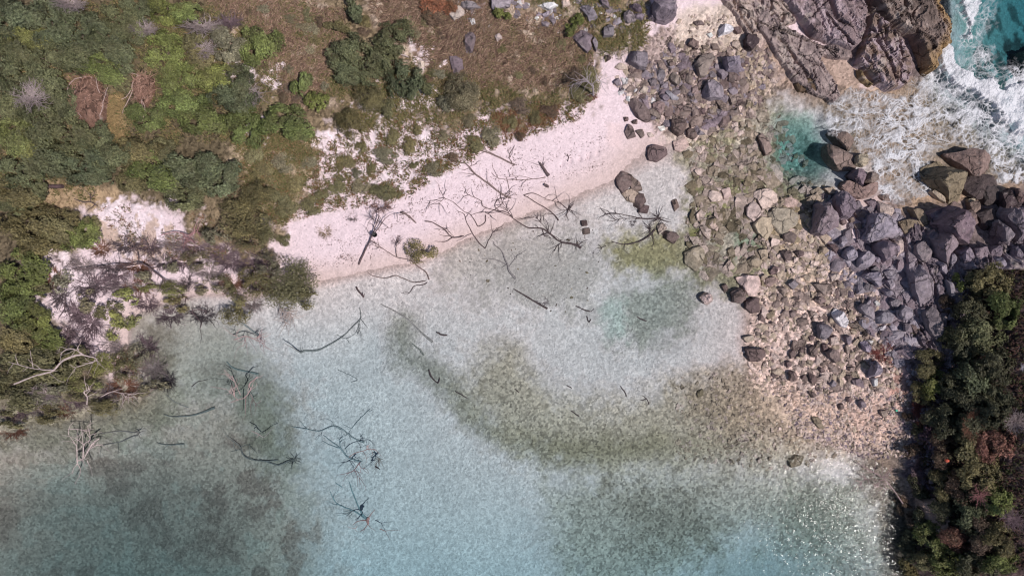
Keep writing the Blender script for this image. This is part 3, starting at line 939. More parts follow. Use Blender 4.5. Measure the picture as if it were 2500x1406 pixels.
Z('c', 'stony flat', [
 ([(1300,350),(1350,310),(1420,310),(1440,370),(1360,400),(1300,420)], .6, 'w', 'white block of rock on the tan flat below the cracked ledge'),
 ([(1600,480),(1650,390),(1760,410),(1760,520),(1680,600),(1610,580)], .8, 'k', 'black pitted rock at the foot of the cracked ledge'),
 ([(960,270),(1060,255),(1100,300),(1000,310)], .25, 'd', None),
 ([(1450,350),(1530,330),(1560,390),(1500,410)], .4, 'd', None)])
Z('c', 'grassy rocks', [
 ([(490,150),(470,60),(500,0),(560,-30),(750,-30),(790,60),(750,170),(640,220),(540,200)], 1.6, 'g', 'biggest grey boulder at the top edge, black shadow on its left'),
 ([(120,160),(170,140),(230,160),(260,250),(170,270),(120,230)], .7, 'g', None),
 ([(240,170),(320,170),(370,200),(350,240),(260,230)], .6, 'g', None),
 ([(400,180),(480,165),(530,200),(520,240),(420,230)], .6, 'g', None),
 ([(160,70),(280,60),(350,130),(290,140),(220,110)], .7, 'v', None)])
Z('g', 'grassy rocks', [
 ([(1985,440),(2100,380),(2220,370),(2235,440),(2200,500),(2220,560),(2170,620),(2120,580),(2050,520)], .8, 'g', 'large split grey boulder, its bigger left half, in dry grass'),
 ([(2215,460),(2260,450),(2300,540),(2280,610),(2240,540)], .5, 'g', 'narrow right half of the large split grey boulder in dry grass'),
 ([(2370,350),(2440,300),(2490,320),(2490,430),(2370,440)], .6, 'g', None),
 ([(680,420),(730,390),(800,420),(790,530),(760,620),(690,620),(675,540)], .6, 'v', 'upright oval violet-grey boulder in the brown grass'),
 ([(490,700),(560,690),(640,730),(650,830),(590,880),(530,870)], .5, 'v', 'squarish violet-grey boulder above the grey-green round bush'),
 ([(1040,440),(1090,410),(1130,460),(1070,500)], .4, 'p', None),
 ([(1610,280),(1660,260),(1710,290),(1700,325),(1620,320)], .35, 'g', None),
 ([(1710,240),(1760,220),(1790,270),(1750,300)], .35, 'g', None),
 ([(1000,20),(1060,-10),(1230,-10),(1220,70),(1140,90),(1050,130),(1010,90)], .7, 'l', 'pale grey slab at the top edge above a small green bush'),
 ([(590,50),(680,20),(830,40),(870,90),(720,110),(640,90)], .5, 'g', None),
 ([(500,120),(600,80),(700,120),(640,190),(540,240),(490,180)], .5, 'p', 'pale pinkish rock beside the rust-red bush'),
 ([(730,225),(790,230),(800,290),(760,300)], .3, 'w', None),
 ([(1620,180),(1720,130),(1700,190),(1640,200)], .3, 'l', None),
 ([(2060,90),(2160,70),(2230,110),(2300,190),(2200,240),(2140,170)], .6, 'g', None),
 ([(2310,0),(2420,10),(2440,90),(2350,60)], .6, 'g', None),
 ([(1580,70),(1700,40),(1800,60),(1700,110)], .4, 'w', None),
 ([(1850,20),(1950,10),(1960,60),(1870,90)], .4, 'p', None),
 ([(100,750),(170,750),(180,810),(120,840)], .3, 'p', None)])
Z('r', 'surf edge', [
 ([(650,20),(720,-10),(800,10),(910,100),(880,240),(850,255),(740,130)], .9, 'n', 'wet brown slab slanting between the turquoise pool and the foam'),
 ([(620,170),(680,160),(760,230),(850,260),(930,350),(940,450),(820,475),(720,460),(650,360),(610,280)], .8, 'n', 'broad wet brown boulder at the right rim of the turquoise pool'),
 ([(960,320),(990,285),(1120,290),(1110,380),(1050,430),(960,400)], .7, 't', 'squarish tan rock wedged in the edge of the foam'),
 ([(890,530),(950,470),(1030,470),(1050,550),(1020,660),(980,690),(940,620)], 1.2, 'v', None),
 ([(1070,540),(1140,500),(1200,550),(1220,600),(1130,640),(1070,620)], 1.0, 'n', None),
 ([(800,680),(850,600),(930,640),(1000,700),(1100,650),(1210,620),(1200,750),(1130,790),(1000,820),(900,780)], .8, 'n', 'wide wet brown rock under two taller rocks by the foam'),
 ([(1230,860),(1340,900),(1440,1050),(1390,1070),(1250,1010)], .8, 'p', 'pale pink leaning slab at the lower end of the foam'),
 ([(1220,790),(1360,780),(1370,850),(1280,850)], .3, 'n', None),
 ([(1650,960),(1760,960),(1800,1060),(1830,1190),(1770,1230),(1700,1110)], .6, 'o', None),
 ([(1490,1110),(1600,1080),(1740,1110),(1760,1200),(1640,1290),(1540,1260)], .5, 'o', None),
 ([(2340,880),(2420,850),(2480,920),(2410,1090),(2350,990)], .7, 'n', None)])
Z('r', 'grey boulders', [
 ([(500,900),(590,870),(650,890),(700,960),(750,1050),(730,1110),(690,1210),(620,1240),(550,1260),(460,1220),(480,1060),(520,960)], 1.6, 'v', 'large upright violet-grey boulder with a dark shadow over the shallows'),
 ([(720,800),(790,740),(860,770),(900,860),(920,950),(880,1050),(800,1040),(750,1000),(710,910)], 1.4, 'v', 'violet-grey boulder just behind the large upright one'),
 ([(1160,1030),(1240,1010),(1340,1060),(1440,1210),(1400,1290),(1280,1290),(1150,1350),(1060,1310),(1120,1200)], 1.6, 'l', 'broad pale grey boulder with a crack down its middle')])
Z('s', 'grey boulders', [
 ([(730,470),(780,400),(880,410),(930,500),(950,620),(930,740),(870,740),(780,640),(720,540)], 1.5, 'v', 'tall oval violet-grey boulder below the cracked pale boulder'),
 ([(320,560),(380,500),(460,510),(470,580),(420,680),(360,680),(310,620)], .9, 'l', 'egg-shaped pale grey boulder over the edge of the shallows'),
 ([(240,500),(270,400),(330,380),(320,460),(260,540)], .7, 'l', None),
 ([(480,650),(580,570),(650,620),(660,690),(560,800),(490,790)], 1.0, 'l', None),
 ([(660,640),(710,620),(750,670),(730,720),(680,690)], .6, 'l', None),
 ([(550,880),(620,830),(750,820),(770,900),(770,1010),(700,990),(640,930)], 1.0, 'l', None),
 ([(540,1010),(580,960),(700,1010),(660,1040),(570,1040)], .6, 'g', None),
 ([(780,1030),(830,1010),(910,1100),(900,1140),(830,1110)], .6, 'l', None),
 ([(830,930),(890,910),(920,1000),(870,1030)], .5, 'l', None),
 ([(500,1260),(550,1200),(640,1250),(680,1330),(660,1390),(560,1340)], .7, 'l', None),
 ([(870,1180),(930,1150),(1020,1180),(980,1240),(890,1240)], .6, 'g', None),
 ([(980,1290),(1050,1230),(1140,1290),(1120,1370),(1030,1400),(980,1350)], .9, 'l', None),
 ([(700,1380),(790,1310),(880,1320),(920,1370),(870,1440),(720,1450)], .6, 'l', None),
 ([(670,1190),(700,1170),(750,1230),(690,1230)], .4, 'w', None),
 ([(130,490),(190,480),(240,560),(230,600),(160,560)], .5, 'd', None),
 ([(630,790),(690,740),(730,800),(650,830)], .5, 'g', None),
 ([(430,240),(500,220),(520,280),(450,300)], .35, 'b', None),
 ([(260,200),(310,180),(340,230),(290,250)], .35, 'b', None),
 ([(370,170),(430,140),(440,190),(390,220)], .35, 'b', None),
 ([(440,100),(520,80),(590,100),(540,160),(460,150)], .4, 'b', None),
 ([(900,420),(1000,400),(1020,540),(960,640),(930,500)], .7, 'p', None)])
Z('s', 'cliff foot', [
 ([(1470,110),(1560,50),(1680,20),(1800,60),(1870,200),(1930,380),(1860,470),(1760,470),(1640,400),(1540,310),(1480,230)], 2.2, 'v', 'huge pitted violet-grey boulder with white patches at the cliff foot'),
 ([(1420,370),(1480,290),(1560,360),(1680,480),(1600,560),(1570,640),(1560,740),(1500,640),(1440,500)], 1.4, 'v', 'triangular violet-grey slab below the huge pitted boulder'),
 ([(1150,740),(1230,700),(1290,800),(1340,840),(1370,960),(1370,1100),(1390,1220),(1290,1290),(1220,1170),(1170,1050),(1150,900)], 1.0, 'g', 'long grey slab running down the stony bank below the cliff'),
 ([(1300,1330),(1400,1250),(1460,1310),(1480,1450),(1500,1560),(1450,1650),(1330,1500)], 1.0, 'v', 'pale lichen-spotted slab at the lower end of the long grey slab'),
 ([(1740,580),(1830,520),(1870,580),(1840,740),(1760,760)], 1.0, 'g', None),
 ([(1880,540),(2060,510),(2060,620),(1980,720),(1890,640)], .9, 'v', None),
 ([(2070,560),(2170,500),(2250,590),(2180,640),(2080,640)], 1.0, 'v', None),
 ([(2220,220),(2280,180),(2340,310),(2280,450),(2300,560),(2250,580),(2210,430)], 1.4, 'g', None),
 ([(2310,140),(2380,40),(2450,120),(2500,200),(2520,420),(2440,520),(2380,480),(2400,340)], 1.6, 'g', 'tall grey rib of rock at the right edge above the cliff bushes'),
 ([(2120,680),(2230,640),(2260,740),(2170,770)], .8, 'l', None),
 ([(1580,620),(1650,540),(1640,680),(1590,790)], .9, 'g', None),
 ([(1080,600),(1120,560),(1200,660),(1180,700),(1090,790)], .5, 'g', None),
 ([(1170,500),(1290,440),(1350,600),(1350,700),(1250,690),(1180,600)], .8, 'g', None),
 ([(1450,660),(1530,740),(1540,850),(1480,800)], .7, 'l', None),
 ([(1420,980),(1480,960),(1500,1180),(1440,1080)], .5, 'g', None),
 ([(1560,920),(1620,960),(1650,1150),(1590,1100)], .6, 'g', None),
 ([(1700,640),(1740,600),(1740,720),(1680,740)], .6, 'g', None),
 ([(2370,540),(2460,500),(2440,640),(2380,700)], 1.0, 'g', None),
 ([(2500,640),(2540,500),(2600,560),(2560,720)], 1.0, 'g', None)])
Z('q', 'surf rocks', [
 ([(1060,830),(1190,740),(1270,680),(1400,770),(1500,850),(1520,1000),(1560,1180),(1620,1406),(1480,1400),(1350,1200),(1200,1080),(1090,990)], 2.0, 'o', 'great olive-brown boulder standing in the foam, black shadow on its left'),
 ([(1350,600),(1580,570),(1700,540),(1900,560),(2000,640),(1990,800),(1980,900),(1840,920),(1690,930),(1560,790),(1440,690)], 1.6, 'n', 'broad pinkish-brown wave-washed boulder right of the olive-brown boulder'),
 ([(1530,1010),(1650,940),(1880,920),(1990,960),(2060,1090),(1960,1140),(1900,1280),(1760,1280),(1640,1200)], .9, 'k', 'black pitted rock in shade below the wave-washed boulder'),
 ([(1090,1180),(1130,1150),(1270,1260),(1290,1350),(1180,1290)], .5, 't', 'small tan block at the lower left of the olive-brown boulder'),
 ([(1640,1290),(1740,1270),(1750,1320),(1650,1360)], .4, 't', None),
 ([(2330,1150),(2400,1100),(2460,1250),(2420,1380),(2340,1300)], 1.2, 'd', None)])
Z('f', 'surf rocks', [([(2392,458),(2430,450),(2446,490),(2408,502)], .7, 'k', None), ([(2446,470),(2482,464),(2492,508),(2454,520)], .9, 'k', None), ([(2384,522),(2420,510),(2440,550),(2402,570)], .6, 'k', None), ([(2350,520),(2376,512),(2384,545),(2360,556)], .6, 'd', None)])
Z('m', 'shallows', [
 ([(940,280),(1010,220),(1150,210),(1240,280),(1230,400),(1140,460),(1060,460),(1000,350)], .5, 'p', 'pale pink boulder with a dark top in the middle of the shallows'),
 ([(870,440),(950,350),(1010,420),(1040,520),(950,600),(870,530)], .45, 'p', None),
 ([(950,640),(1040,550),(1160,560),(1180,700),(1110,820),(1000,740)], .5, 't', None),
 ([(1140,510),(1230,450),(1420,470),(1490,530),(1470,650),(1380,700),(1350,760),(1260,740),(1180,630)], .4, 't', 'widest flat tan rock in the shallows, left of the upright violet-grey boulder'),
 ([(380,270),(450,225),(540,250),(580,350),(440,360)], .4, 'p', None),
 ([(560,220),(660,190),(670,290),(600,360)], .35, 'p', None),
 ([(370,590),(440,580),(520,680),(500,720),(430,680)], .4, 'p', 'pale finger-shaped stone lying in the green shallows'),
 ([(290,670),(360,650),(440,720),(410,830),(340,770)], .3, 'p', None),
 ([(110,990),(180,940),(300,910),(350,970),(330,1100),(250,1210),(130,1110)], .4, 't', 'big flat olive-tan rock at the left of the green shallows'),
 ([(160,790),(270,790),(300,860),(220,890)], .3, 'p', None),
 ([(630,960),(700,900),(720,1000),(660,1040)], .3, 't', None),
 ([(880,1080),(960,1020),(1050,1090),(1010,1180),(900,1150)], .4, 't', None),
 ([(1010,960),(1110,940),(1120,1050),(1050,1080)], .35, 't', None),
 ([(1290,970),(1400,960),(1420,1080),(1350,1100)], .4, 'd', None),
 ([(1320,760),(1400,730),(1480,760),(1440,860),(1340,850)], .4, 'd', None),
 ([(1430,960),(1540,960),(1580,1010),(1500,1040)], .35, 'd', None),
 ([(1750,900),(1810,900),(1870,960),(1820,1000),(1760,960)], .35, 't', None),
 ([(1250,330),(1400,310),(1500,350),(1470,430),(1290,430)], .3, 'p', None),
 ([(1610,310),(1700,270),(1790,310),(1720,370),(1640,370)], .35, 't', None),
 ([(1640,240),(1740,180),(1790,250),(1660,270)], .3, 't', None),
 ([(1810,200),(1920,180),(1960,250),(1870,270)], .4, 't', None),
 ([(1750,780),(1830,760),(1900,810),(1830,880)], .3, 't', None)])
Z('f', 'shallows', [
 ([(1503,428),(1520,418),(1542,428),(1540,452),(1520,470),(1508,452)], .45, 'd', 'dark jagged rock at the right end of the sandy beach'),
 ([(1542,430),(1562,446),(1568,464),(1548,470),(1538,452)], .2, 'b', None),
 ([(1518,472),(1540,462),(1558,474),(1550,496),(1530,488)], .28, 't', None),
 ([(1552,470),(1572,474),(1576,494),(1562,508),(1548,502)], .4, 'd', None),
 ([(1582,360),(1600,353),(1625,362),(1628,378),(1605,393),(1585,390)], .5, 'd', 'dark round boulder alone at the corner of the beach'),
 ([(1615,566),(1650,568),(1657,578),(1645,595),(1625,582)], .5, 'd', 'dark triangular rock beside the black root ball'),
 ([(1605,550),(1620,545),(1628,558),(1610,572)], .35, 'p', None),
 ([(1418,540),(1432,538),(1434,550),(1422,552)], .25, 'd', None),
 ([(1420,560),(1440,556),(1440,570),(1425,572)], .2, 'b', None),
 ([(1850,336),(1862,326),(1874,346),(1886,368),(1868,378)], .7, 'b', 'leaning slab on the left rim of the turquoise pool'),
 ([(1842,280),(1858,270),(1876,276),(1880,296),(1854,300)], .3, 't', None),
 ([(1640,490),(1652,486),(1658,505),(1648,515)], .25, 'b', None),
 ([(1556,497),(1585,503),(1580,520),(1560,518)], .3, 'd', None),
 ([(1645,345),(1670,338),(1685,352),(1665,370),(1648,366)], .3, 'p', None),
 ([(1702,955),(1716,950),(1718,965),(1704,970)], .2, 'o', None),
 ([(1925,1120),(1940,1110),(1962,1115),(1955,1135),(1932,1140)], .35, 'o', 'olive rock at the lower tip of the gravel, in shallow water')])
Z('n', 'stony bank', [
 ([(510,200),(620,170),(760,180),(860,230),(760,300),(740,400),(650,410),(590,330)], .5, 'p', 'large pale pink slab with a dark crack across it'),
 ([(440,370),(520,320),(580,330),(600,450),(540,500),(460,480)], .7, 'd', 'dark ribbed boulder left of the cracked pale pink slab'),
 ([(610,480),(690,440),(780,450),(800,540),(770,600),(680,620),(610,560)], .5, 'd', None),
 ([(310,290),(360,260),(390,320),(350,380)], .3, 'd', None),
 ([(50,430),(110,370),(190,400),(210,450),(150,520),(100,500)], .6, 'p', 'pinkish rock standing out in the water left of the stony bank'),
 ([(620,1060),(760,1060),(880,1060),(880,1120),(760,1200),(670,1210),(630,1120)], .6, 'd', 'dark brown block at the waterline of the stony bank'),
 ([(570,920),(690,890),(710,950),(620,980)], .3, 't', None),
 ([(1120,270),(1200,210),(1250,260),(1180,330)], .5, 'g', None),
 ([(1000,320),(1060,290),(1110,350),(1070,410)], .5, 'b', None),
 ([(1440,270),(1550,270),(1660,310),(1620,360),(1560,400),(1500,340)], .5, 'b', None),
 ([(1440,460),(1530,420),(1590,480),(1510,510)], .4, 'b', None),
 ([(1500,770),(1580,740),(1650,790),(1620,880),(1580,940),(1510,920)], .8, 'g', 'dark grey triangular boulder below the white oval boulder'),
 ([(1600,1100),(1660,1060),(1740,1090),(1750,1190),(1690,1220),(1620,1150)], .7, 'b', None),
 ([(1380,1050),(1440,1020),(1480,1090),(1440,1160),(1390,1130)], .5, 'd', None),
 ([(1540,1010),(1600,1000),(1610,1080),(1550,1080)], .4, 'd', None),
 ([(1870,760),(1960,740),(2040,820),(2050,860),(1930,810)], .4, 'b', None),
 ([(1810,900),(1880,900),(1900,960),(1860,1010),(1830,970)], .45, 'g', None),
 ([(2020,980),(2080,960),(2120,1040),(2110,1100),(2060,1080)], .6, 'l', None),
 ([(2170,1230),(2220,1210),(2240,1310),(2230,1390),(2150,1410),(2160,1320)], 1.1, 'l', 'upright pale blue slab with a brown shadow, beside the reddish dead shrub'),
 ([(1180,960),(1230,960),(1210,1050),(1160,1060)], .35, 'b', None),
 ([(1140,1090),(1200,1070),(1210,1150),(1150,1180)], .35, 'd', None),
 ([(1100,1220),(1150,1210),(1150,1260),(1110,1280)], .3, 'd', None),
 ([(1480,980),(1510,960),(1500,1040),(1460,1030)], .3, 'b', None),
 ([(2090,950),(2150,960),(2140,1010)], .3, 'w', None),
 ([(850,630),(940,590),(960,640),(880,700)], .3, 'o', None),
 ([(1640,150),(1730,130),(1740,200),(1660,230)], .4, 'p', None),
 ([(1370,890),(1440,900),(1430,950),(1390,960)], .3, 'd', None),
 ([(1990,670),(2110,680),(2100,760),(2010,750)], .4, 'b', None),
 ([(1640,930),(1720,900),(1740,1000),(1650,1010)], .35, 'p', None),
 ([(1690,640),(1720,580),(1790,620),(1830,710),(1820,790),(1770,770),(1700,690)], .7, 'w', 'smooth white oval boulder in the middle of the stony bank'),
 ([(850,200),(940,180),(1020,220),(900,300),(850,270)], .35, 'b', None),
 ([(890,110),(950,50),(1010,60),(970,140),(910,150)], .35, 'd', None),
 ([(1120,600),(1190,590),(1230,650),(1170,680)], .3, 'b', None),
 ([(2230,800),(2320,770),(2340,810),(2260,830)], .25, 'w', None)])
Z('k', 'gravel bank', [
 ([(390,640),(450,640),(490,700),(460,760),(390,740)], .5, 'b', None),
 ([(630,640),(700,690),(720,750),(660,780),(630,720)], .5, 'd', None),
 ([(850,770),(910,730),(970,790),(920,830)], .4, 'g', None),
 ([(1150,740),(1250,720),(1310,790),(1290,830),(1170,790)], .4, 'v', None),
 ([(1080,690),(1140,680),(1160,740),(1100,750)], .35, 'd', None),
 ([(1410,730),(1450,720),(1455,800),(1420,810)], .35, 'w', None),
 ([(1240,1000),(1300,980),(1310,1060),(1270,1100)], .5, 'g', None),
 ([(1080,950),(1140,950),(1150,1000),(1090,1000)], .35, 'd', None),
 ([(980,1040),(1040,1030),(1050,1090),(1000,1100)], .35, 'd', None),
 ([(660,1180),(740,1190),(810,1330),(760,1330),(690,1260)], .3, 'o', None),
 ([(620,880),(690,890),(730,940),(660,950)], .3, 'd', None),
 ([(740,590),(790,590),(830,630),(780,650)], .3, 'd', None),
 ([(350,520),(400,510),(410,570),(360,575)], .3, 'd', None),
 ([(1110,590),(1170,580),(1180,630),(1120,630)], .3, 'b', None),
 ([(1500,1120),(1570,1110),(1590,1170),(1530,1190)], .3, 'b', None),
 ([(700,820),(760,830),(780,870),(730,870)], .25, 'b', None),
 ([(530,690),(580,670),(590,720),(540,730)], .3, 'd', None),
 ([(750,530),(830,510),(860,540),(780,560)], .25, 'd', None),
 ([(1070,320),(1110,300),(1120,430),(1080,400)], .3, 'b', None)])

ZW = {'boulder pile': 'in the upper boulder pile', 'sand edge': 'on the sand left of the boulder pile', 'stony flat': 'on the tan flat above the boulder pile',
      'grassy rocks': 'in the dry grass at the top', 'surf edge': 'between the pool and the foam', 'grey boulders': 'among grey boulders left of the long slab',
      'cliff foot': 'at the foot of the right cliff', 'surf rocks': 'in the surf at the right edge', 'shallows': 'in the rocky green shallows',
      'stony bank': 'on the stony bank', 'gravel bank': 'on the pink gravel bank'}
GW = {k: 'rocks ' + v for k, v in ZW.items()}
LM = [(1560, 145, 'large flat boulder where scrub meets sand'), (1790, 150, 'tall pale boulder with black shadow'), (1745, 218, 'broad rounded boulder of the pile'),
      (1696, 106, 'dark pointed boulder'), (1560, 270, 'long dark boulder by the sand'), (1660, 310, 'dark ribbed boulder by the beach'), (1650, 235, 'pale bar of rock in the pile'),
      (1772, 70, 'white block on the tan flat'), (1840, 100, 'black pitted rock'), (1625, 15, 'biggest boulder at the top'), (1425, 95, 'split grey boulder'), (1147, 100, 'oval boulder in brown grass'),
      (1114, 157, 'squarish boulder in grass'), (1230, 10, 'pale slab at the top edge'), (1950, 350, 'turquoise pool'), (2105, 390, 'tan rock in the foam edge'), (2035, 535, 'upright violet boulder by the shallows'),
      (2150, 560, 'cracked pale boulder'), (2165, 610, 'tall oval violet boulder'), (2078, 620, 'egg-shaped pale boulder'), (2335, 550, 'huge pitted boulder'), (2255, 700, 'long grey slab'),
      (2280, 790, 'lichen-spotted slab'), (2310, 440, 'olive boulder in the foam'), (2380, 400, 'wave-washed boulder'), (1870, 490, 'pink boulder with dark top'), (1910, 540, 'widest flat rock in the shallows'),
      (1695, 630, 'olive-tan flat rock'), (1540, 460, 'dark jagged rock by the beach'), (1605, 372, 'dark round boulder on the beach'), (1835, 695, 'cracked pink slab'), (1850, 865, 'dark block at the waterline'),
      (2052, 775, 'white oval boulder'), (2015, 808, 'dark grey triangular boulder'), (2140, 905, 'upright blue slab'), (2165, 866, 'reddish dead shrub'), (1945, 1125, 'olive rock at the gravel tip'),
      (1480, 330, 'pink-stained sand'), (1950, 920, 'dark stones on the bank'), (2110, 1000, 'middle of the pink gravel'), (2200, 600, 'wet brown rocks below the foam'), (2230, 720, 'green tuft on the bank'),
      (203, 240, 'large brown root mat'), (340, 212, 'smaller brown root mat'), (70, 95, 'pale bush in the canopy'), (205, 28, 'heap of grey twigs'), (143, 457, 'timber beam'), (340, 560, 'white sand scarp'),
      (285, 290, 'dry grass hollow'), (510, 75, 'wide grey dead brush'), (885, 150, 'largest dark bush in the grass'), (700, 205, 'white sand patch in scrub'), (1128, 222, 'round grey-green bush'),
      (1449, 220, 'standing dead trunk'), (930, 500, 'leaning dead tree'), (1100, 390, 'middle fallen log'), (520, 425, 'biggest dark bush'), (575, 525, 'grey-olive tree crown'), (690, 690, 'overhanging olive tree'),
      (200, 870, 'pale fallen trunk'), (320, 960, 'white root tangle'), (230, 695, 'purple-grey inlet brush'), (2280, 890, 'olive bush at the cliff corner'), (2350, 688, 'small bright cliff bush'),
      (2450, 890, 'white bare branch'), (2312, 1124, 'orange float'), (2365, 1200, 'pinkish fan of twigs'), (2290, 1290, 'pale rock face'), (2210, 1238, 'reddish leaning tree'), (790, 566, 'dry grey shrub on sand'),
      (1060, 20, 'rust-red bush'), (60, 545, 'tan clearing edge'), (40, 750, 'left bank greenery'), (440, 690, 'pink inlet sand pocket'), (400, 640, 'arching dead tree'), (120, 1010, 'left water edge'), (470, 770, 'head of the inlet')]
pending = []          # (object, noun, look, px, py, group)


def later(o, noun, look, px, py, group, cat=None):
    pending.append((o, noun, look, px, py, group, cat or noun))


def flush_labels():
    """name every look-alike by the landmark it stands next to; several beside one landmark are told apart by nearness"""
    cl = {}
    for r in pending:
        o, noun, look, px, py, group, cat = r
        best = None
        for k, (lx, ly, ph) in enumerate(LM):
            d = math.hypot(px - lx, py - ly)
            if best is None or d < best[0]: best = (d, k)
        d, k = best
        dx, dy = px - LM[k][0], py - LM[k][1]
        if d < 6: w = 'beside'
        elif abs(dx) > 2 * abs(dy): w = 'left of' if dx < 0 else 'right of'
        elif abs(dy) > 2 * abs(dx): w = 'above' if dy < 0 else 'below'
        else: w = ('upper ' if dy < 0 else 'lower ') + ('left of' if dx < 0 else 'right of')
        cl.setdefault((noun, look, w, k), []).append((d, r))
    for (noun, look, w, k), L in cl.items():
        L.sort(key=lambda t: t[0])
        for i, (d, r) in enumerate(L):
            lab = f'{look} {noun} {w} the {LM[k][2]}'
            if len(L) > 1: lab += f', {ORD[min(i, 19)]} nearest' if i else ', nearest'
            tag(r[0], lab, r[6], r[5])
    pending.clear()


for rec in rock_recs:
    o, cx, cy, size, c, label, zone = rec
    nm = 'boulder' if size > 26 else 'stone'
    o.name = nm
    if label is None: later(o, nm, CW[c], cx, cy, GW[zone])
    else: tag(o, label, nm, GW[zone])

# ------------------------------------------------------------------ bedrock ledges: tilted beds with open cracks
def ledge(name, poly, h, col, col2, strike, label, cracks=(), grp='rock ledges by the surf', rough=.35, seed=0, edge=5, res=0.075, zoff=0, fringe=None):
    """poly in photo px; strike: direction of the beds in degrees (image, clockwise from +x)"""
    P = np.asarray(poly, float)
    cz = zt(P[:, 0].mean(), P[:, 1].mean()) + h * .6
    k = S * (H - cz) / H
    st = res / k
    ax = np.arange(P[:, 0].min() - 8, P[:, 0].max() + 8, st); ay = np.arange(P[:, 1].min() - 8, P[:, 1].max() + 8, st)
    X, Y = np.meshgrid(ax, ay, indexing='ij')
    wxm = (X - CX) * k; wym = -(Y - CY) * k
    n_a = fbm(wxm * .8, wym * .8, 4, seed + 40) - .5
    n_b = fbm(wxm * 2.6, wym * 2.6, 3, seed + 44) - .5
    sd = sdist(P, X, Y) + n_a * 14 + n_b * 6
    a = math.radians(strike)
    u = (X * math.cos(a) + Y * math.sin(a)) * k; v_ = (-X * math.sin(a) + Y * math.cos(a)) * k
    beds = fbm(u * .22 + seed, v_ * 1.5 + n_a * 1.2, 4, seed + 50)
    ridg = 1 - np.abs(fbm(u * .18 + 3, v_ * .9 + n_a * .8, 3, seed + 60) - .5) * 2
    crk = sm(.955, .995, ridg)
    z = zt_world(wxm, wym)
    ztop = h * (.72 + .22 * beds + .16 * np.floor(beds * 7) / 7) + n_a * rough * .6 + n_b * rough * .45
    ztop = ztop - crk * min(h, .55) * .8
    for line, wd in cracks:
        ztop = ztop - sm(wd, wd * .25, ldist(line, X, Y) + n_b * 5) * h * .75
    saw = (v_ * .75 + n_a * 1.6 + n_b * .35) % 1.0
    ztop = ztop + (saw ** 1.5 - .45) * min(h, 1.2) * .17
    saw2 = (v_ * 2.1 + u * .25 + n_a * 3.0) % 1.0
    ztop = ztop + (saw2 - .5) * .09
    jf1, jf2, _j = worley(u * .55 + n_a * .6, v_ * 1.1 + n_b * .4, seed)
    ztop = ztop - sm(.05, .0, jf2 - jf1) * .28 + (_j - .5) * .16 * min(h, 1)
    e = sm(0, edge, sd)
    zz = z - .25 + (ztop + .25) * e + zoff * e
    keep = sd > -6
    kk = keep[:-1, :-1] & keep[1:, :-1] & keep[:-1, 1:] & keep[1:, 1:]
    ids = np.arange(X.size).reshape(X.shape)
    F = np.stack([ids[:-1, :-1], ids[:-1, 1:], ids[1:, 1:], ids[1:, :-1]], -1)[kk]
    us = np.unique(F); rm = np.full(X.size, -1); rm[us] = np.arange(len(us))
    V = np.stack([wxm, wym, zz], -1).reshape(-1, 3)[us]
    c0 = np.array([V[:, 0].mean(), V[:, 1].mean(), float(V[:, 2].min())])
    t = np.clip(sm(.3, .7, beds + n_b * .9 + n_a * .5), 0, 1)[..., None]
    C = np.array(col) * (1 - t) + np.array(col2) * t
    sp = sm(.70, .78, vn(wxm * 3.1, wym * 3.1, seed + 3) * .6 + vn(wxm * .7, wym * .7, seed) * .45)[..., None]
    C = C * (1 - sp * .6) + np.array(lin(196, 180, 172)) * sp * .6
    if fringe:
        fm = (sm(34, 4, sd + n_b * 20) * sm(2240, 2290, X))[..., None]
        C = C * (1 - fm) + np.array(fringe) * fm
    me = np_mesh(name, V - c0, rm[F], False)
    attr_col(me, C.reshape(-1, 3)[us])
    o = add(name, me, MAT['bedrock'], None, c0)
    return tag(o, label, 'rock ledge', grp)


VI, VI2 = lin(184, 164, 170), lin(148, 128, 130)
BR, BR2 = lin(148, 130, 124), lin(110, 95, 90)
ledge('rock_ledge', [(1872,-40),(1948,45),(1990,84),(2034,104),(2082,126),(2100,105),(2112,60),(2114,20),(2108,-40)], 1.1, VI, VI2, 52,
      'violet-grey cracked ledge at the top, left of the deep black cleft', [([(2025,5),(2040,45),(2060,62),(2075,70)], 4), ([(2015,35),(2060,90),(2080,110)], 3), ([(2000,-20),(2025,20),(2035,40)], 4)], seed=1)
ledge('rock_ledge', [(2106,112),(2112,75),(2118,30),(2140,45),(2185,85),(2215,110),(2222,150),(2232,180),(2225,205),(2205,215),(2180,220),(2150,200),(2125,170),(2096,155)], 1.2, VI, lin(140, 118, 108), 50,
      'tapering violet ledge pointing down into the foam, white patch on it', [([(2115,70),(2140,100),(2170,150),(2185,190)], 4), ([(2160,70),(2190,100),(2200,150)], 4), ([(2130,60),(2150,100)], 3)], seed=2)
ledge('rock_ledge', [(2108,-40),(2125,20),(2160,55),(2200,78),(2225,90),(2248,118),(2262,150),(2285,175),(2298,160),(2300,140),(2312,115),(2345,102),(2356,75),(2345,48),(2310,20),(2285,-40)], 1.4, BR, BR2, 50,
      'brown weed-covered headland ledge beside the turquoise sea', [([(2118,5),(2150,45),(2190,80),(2230,95)], 6), ([(2195,-20),(2200,30)], 5), ([(2215,85),(2240,115),(2262,150)], 7)], rough=.8, seed=3, fringe=lin(168, 138, 100))
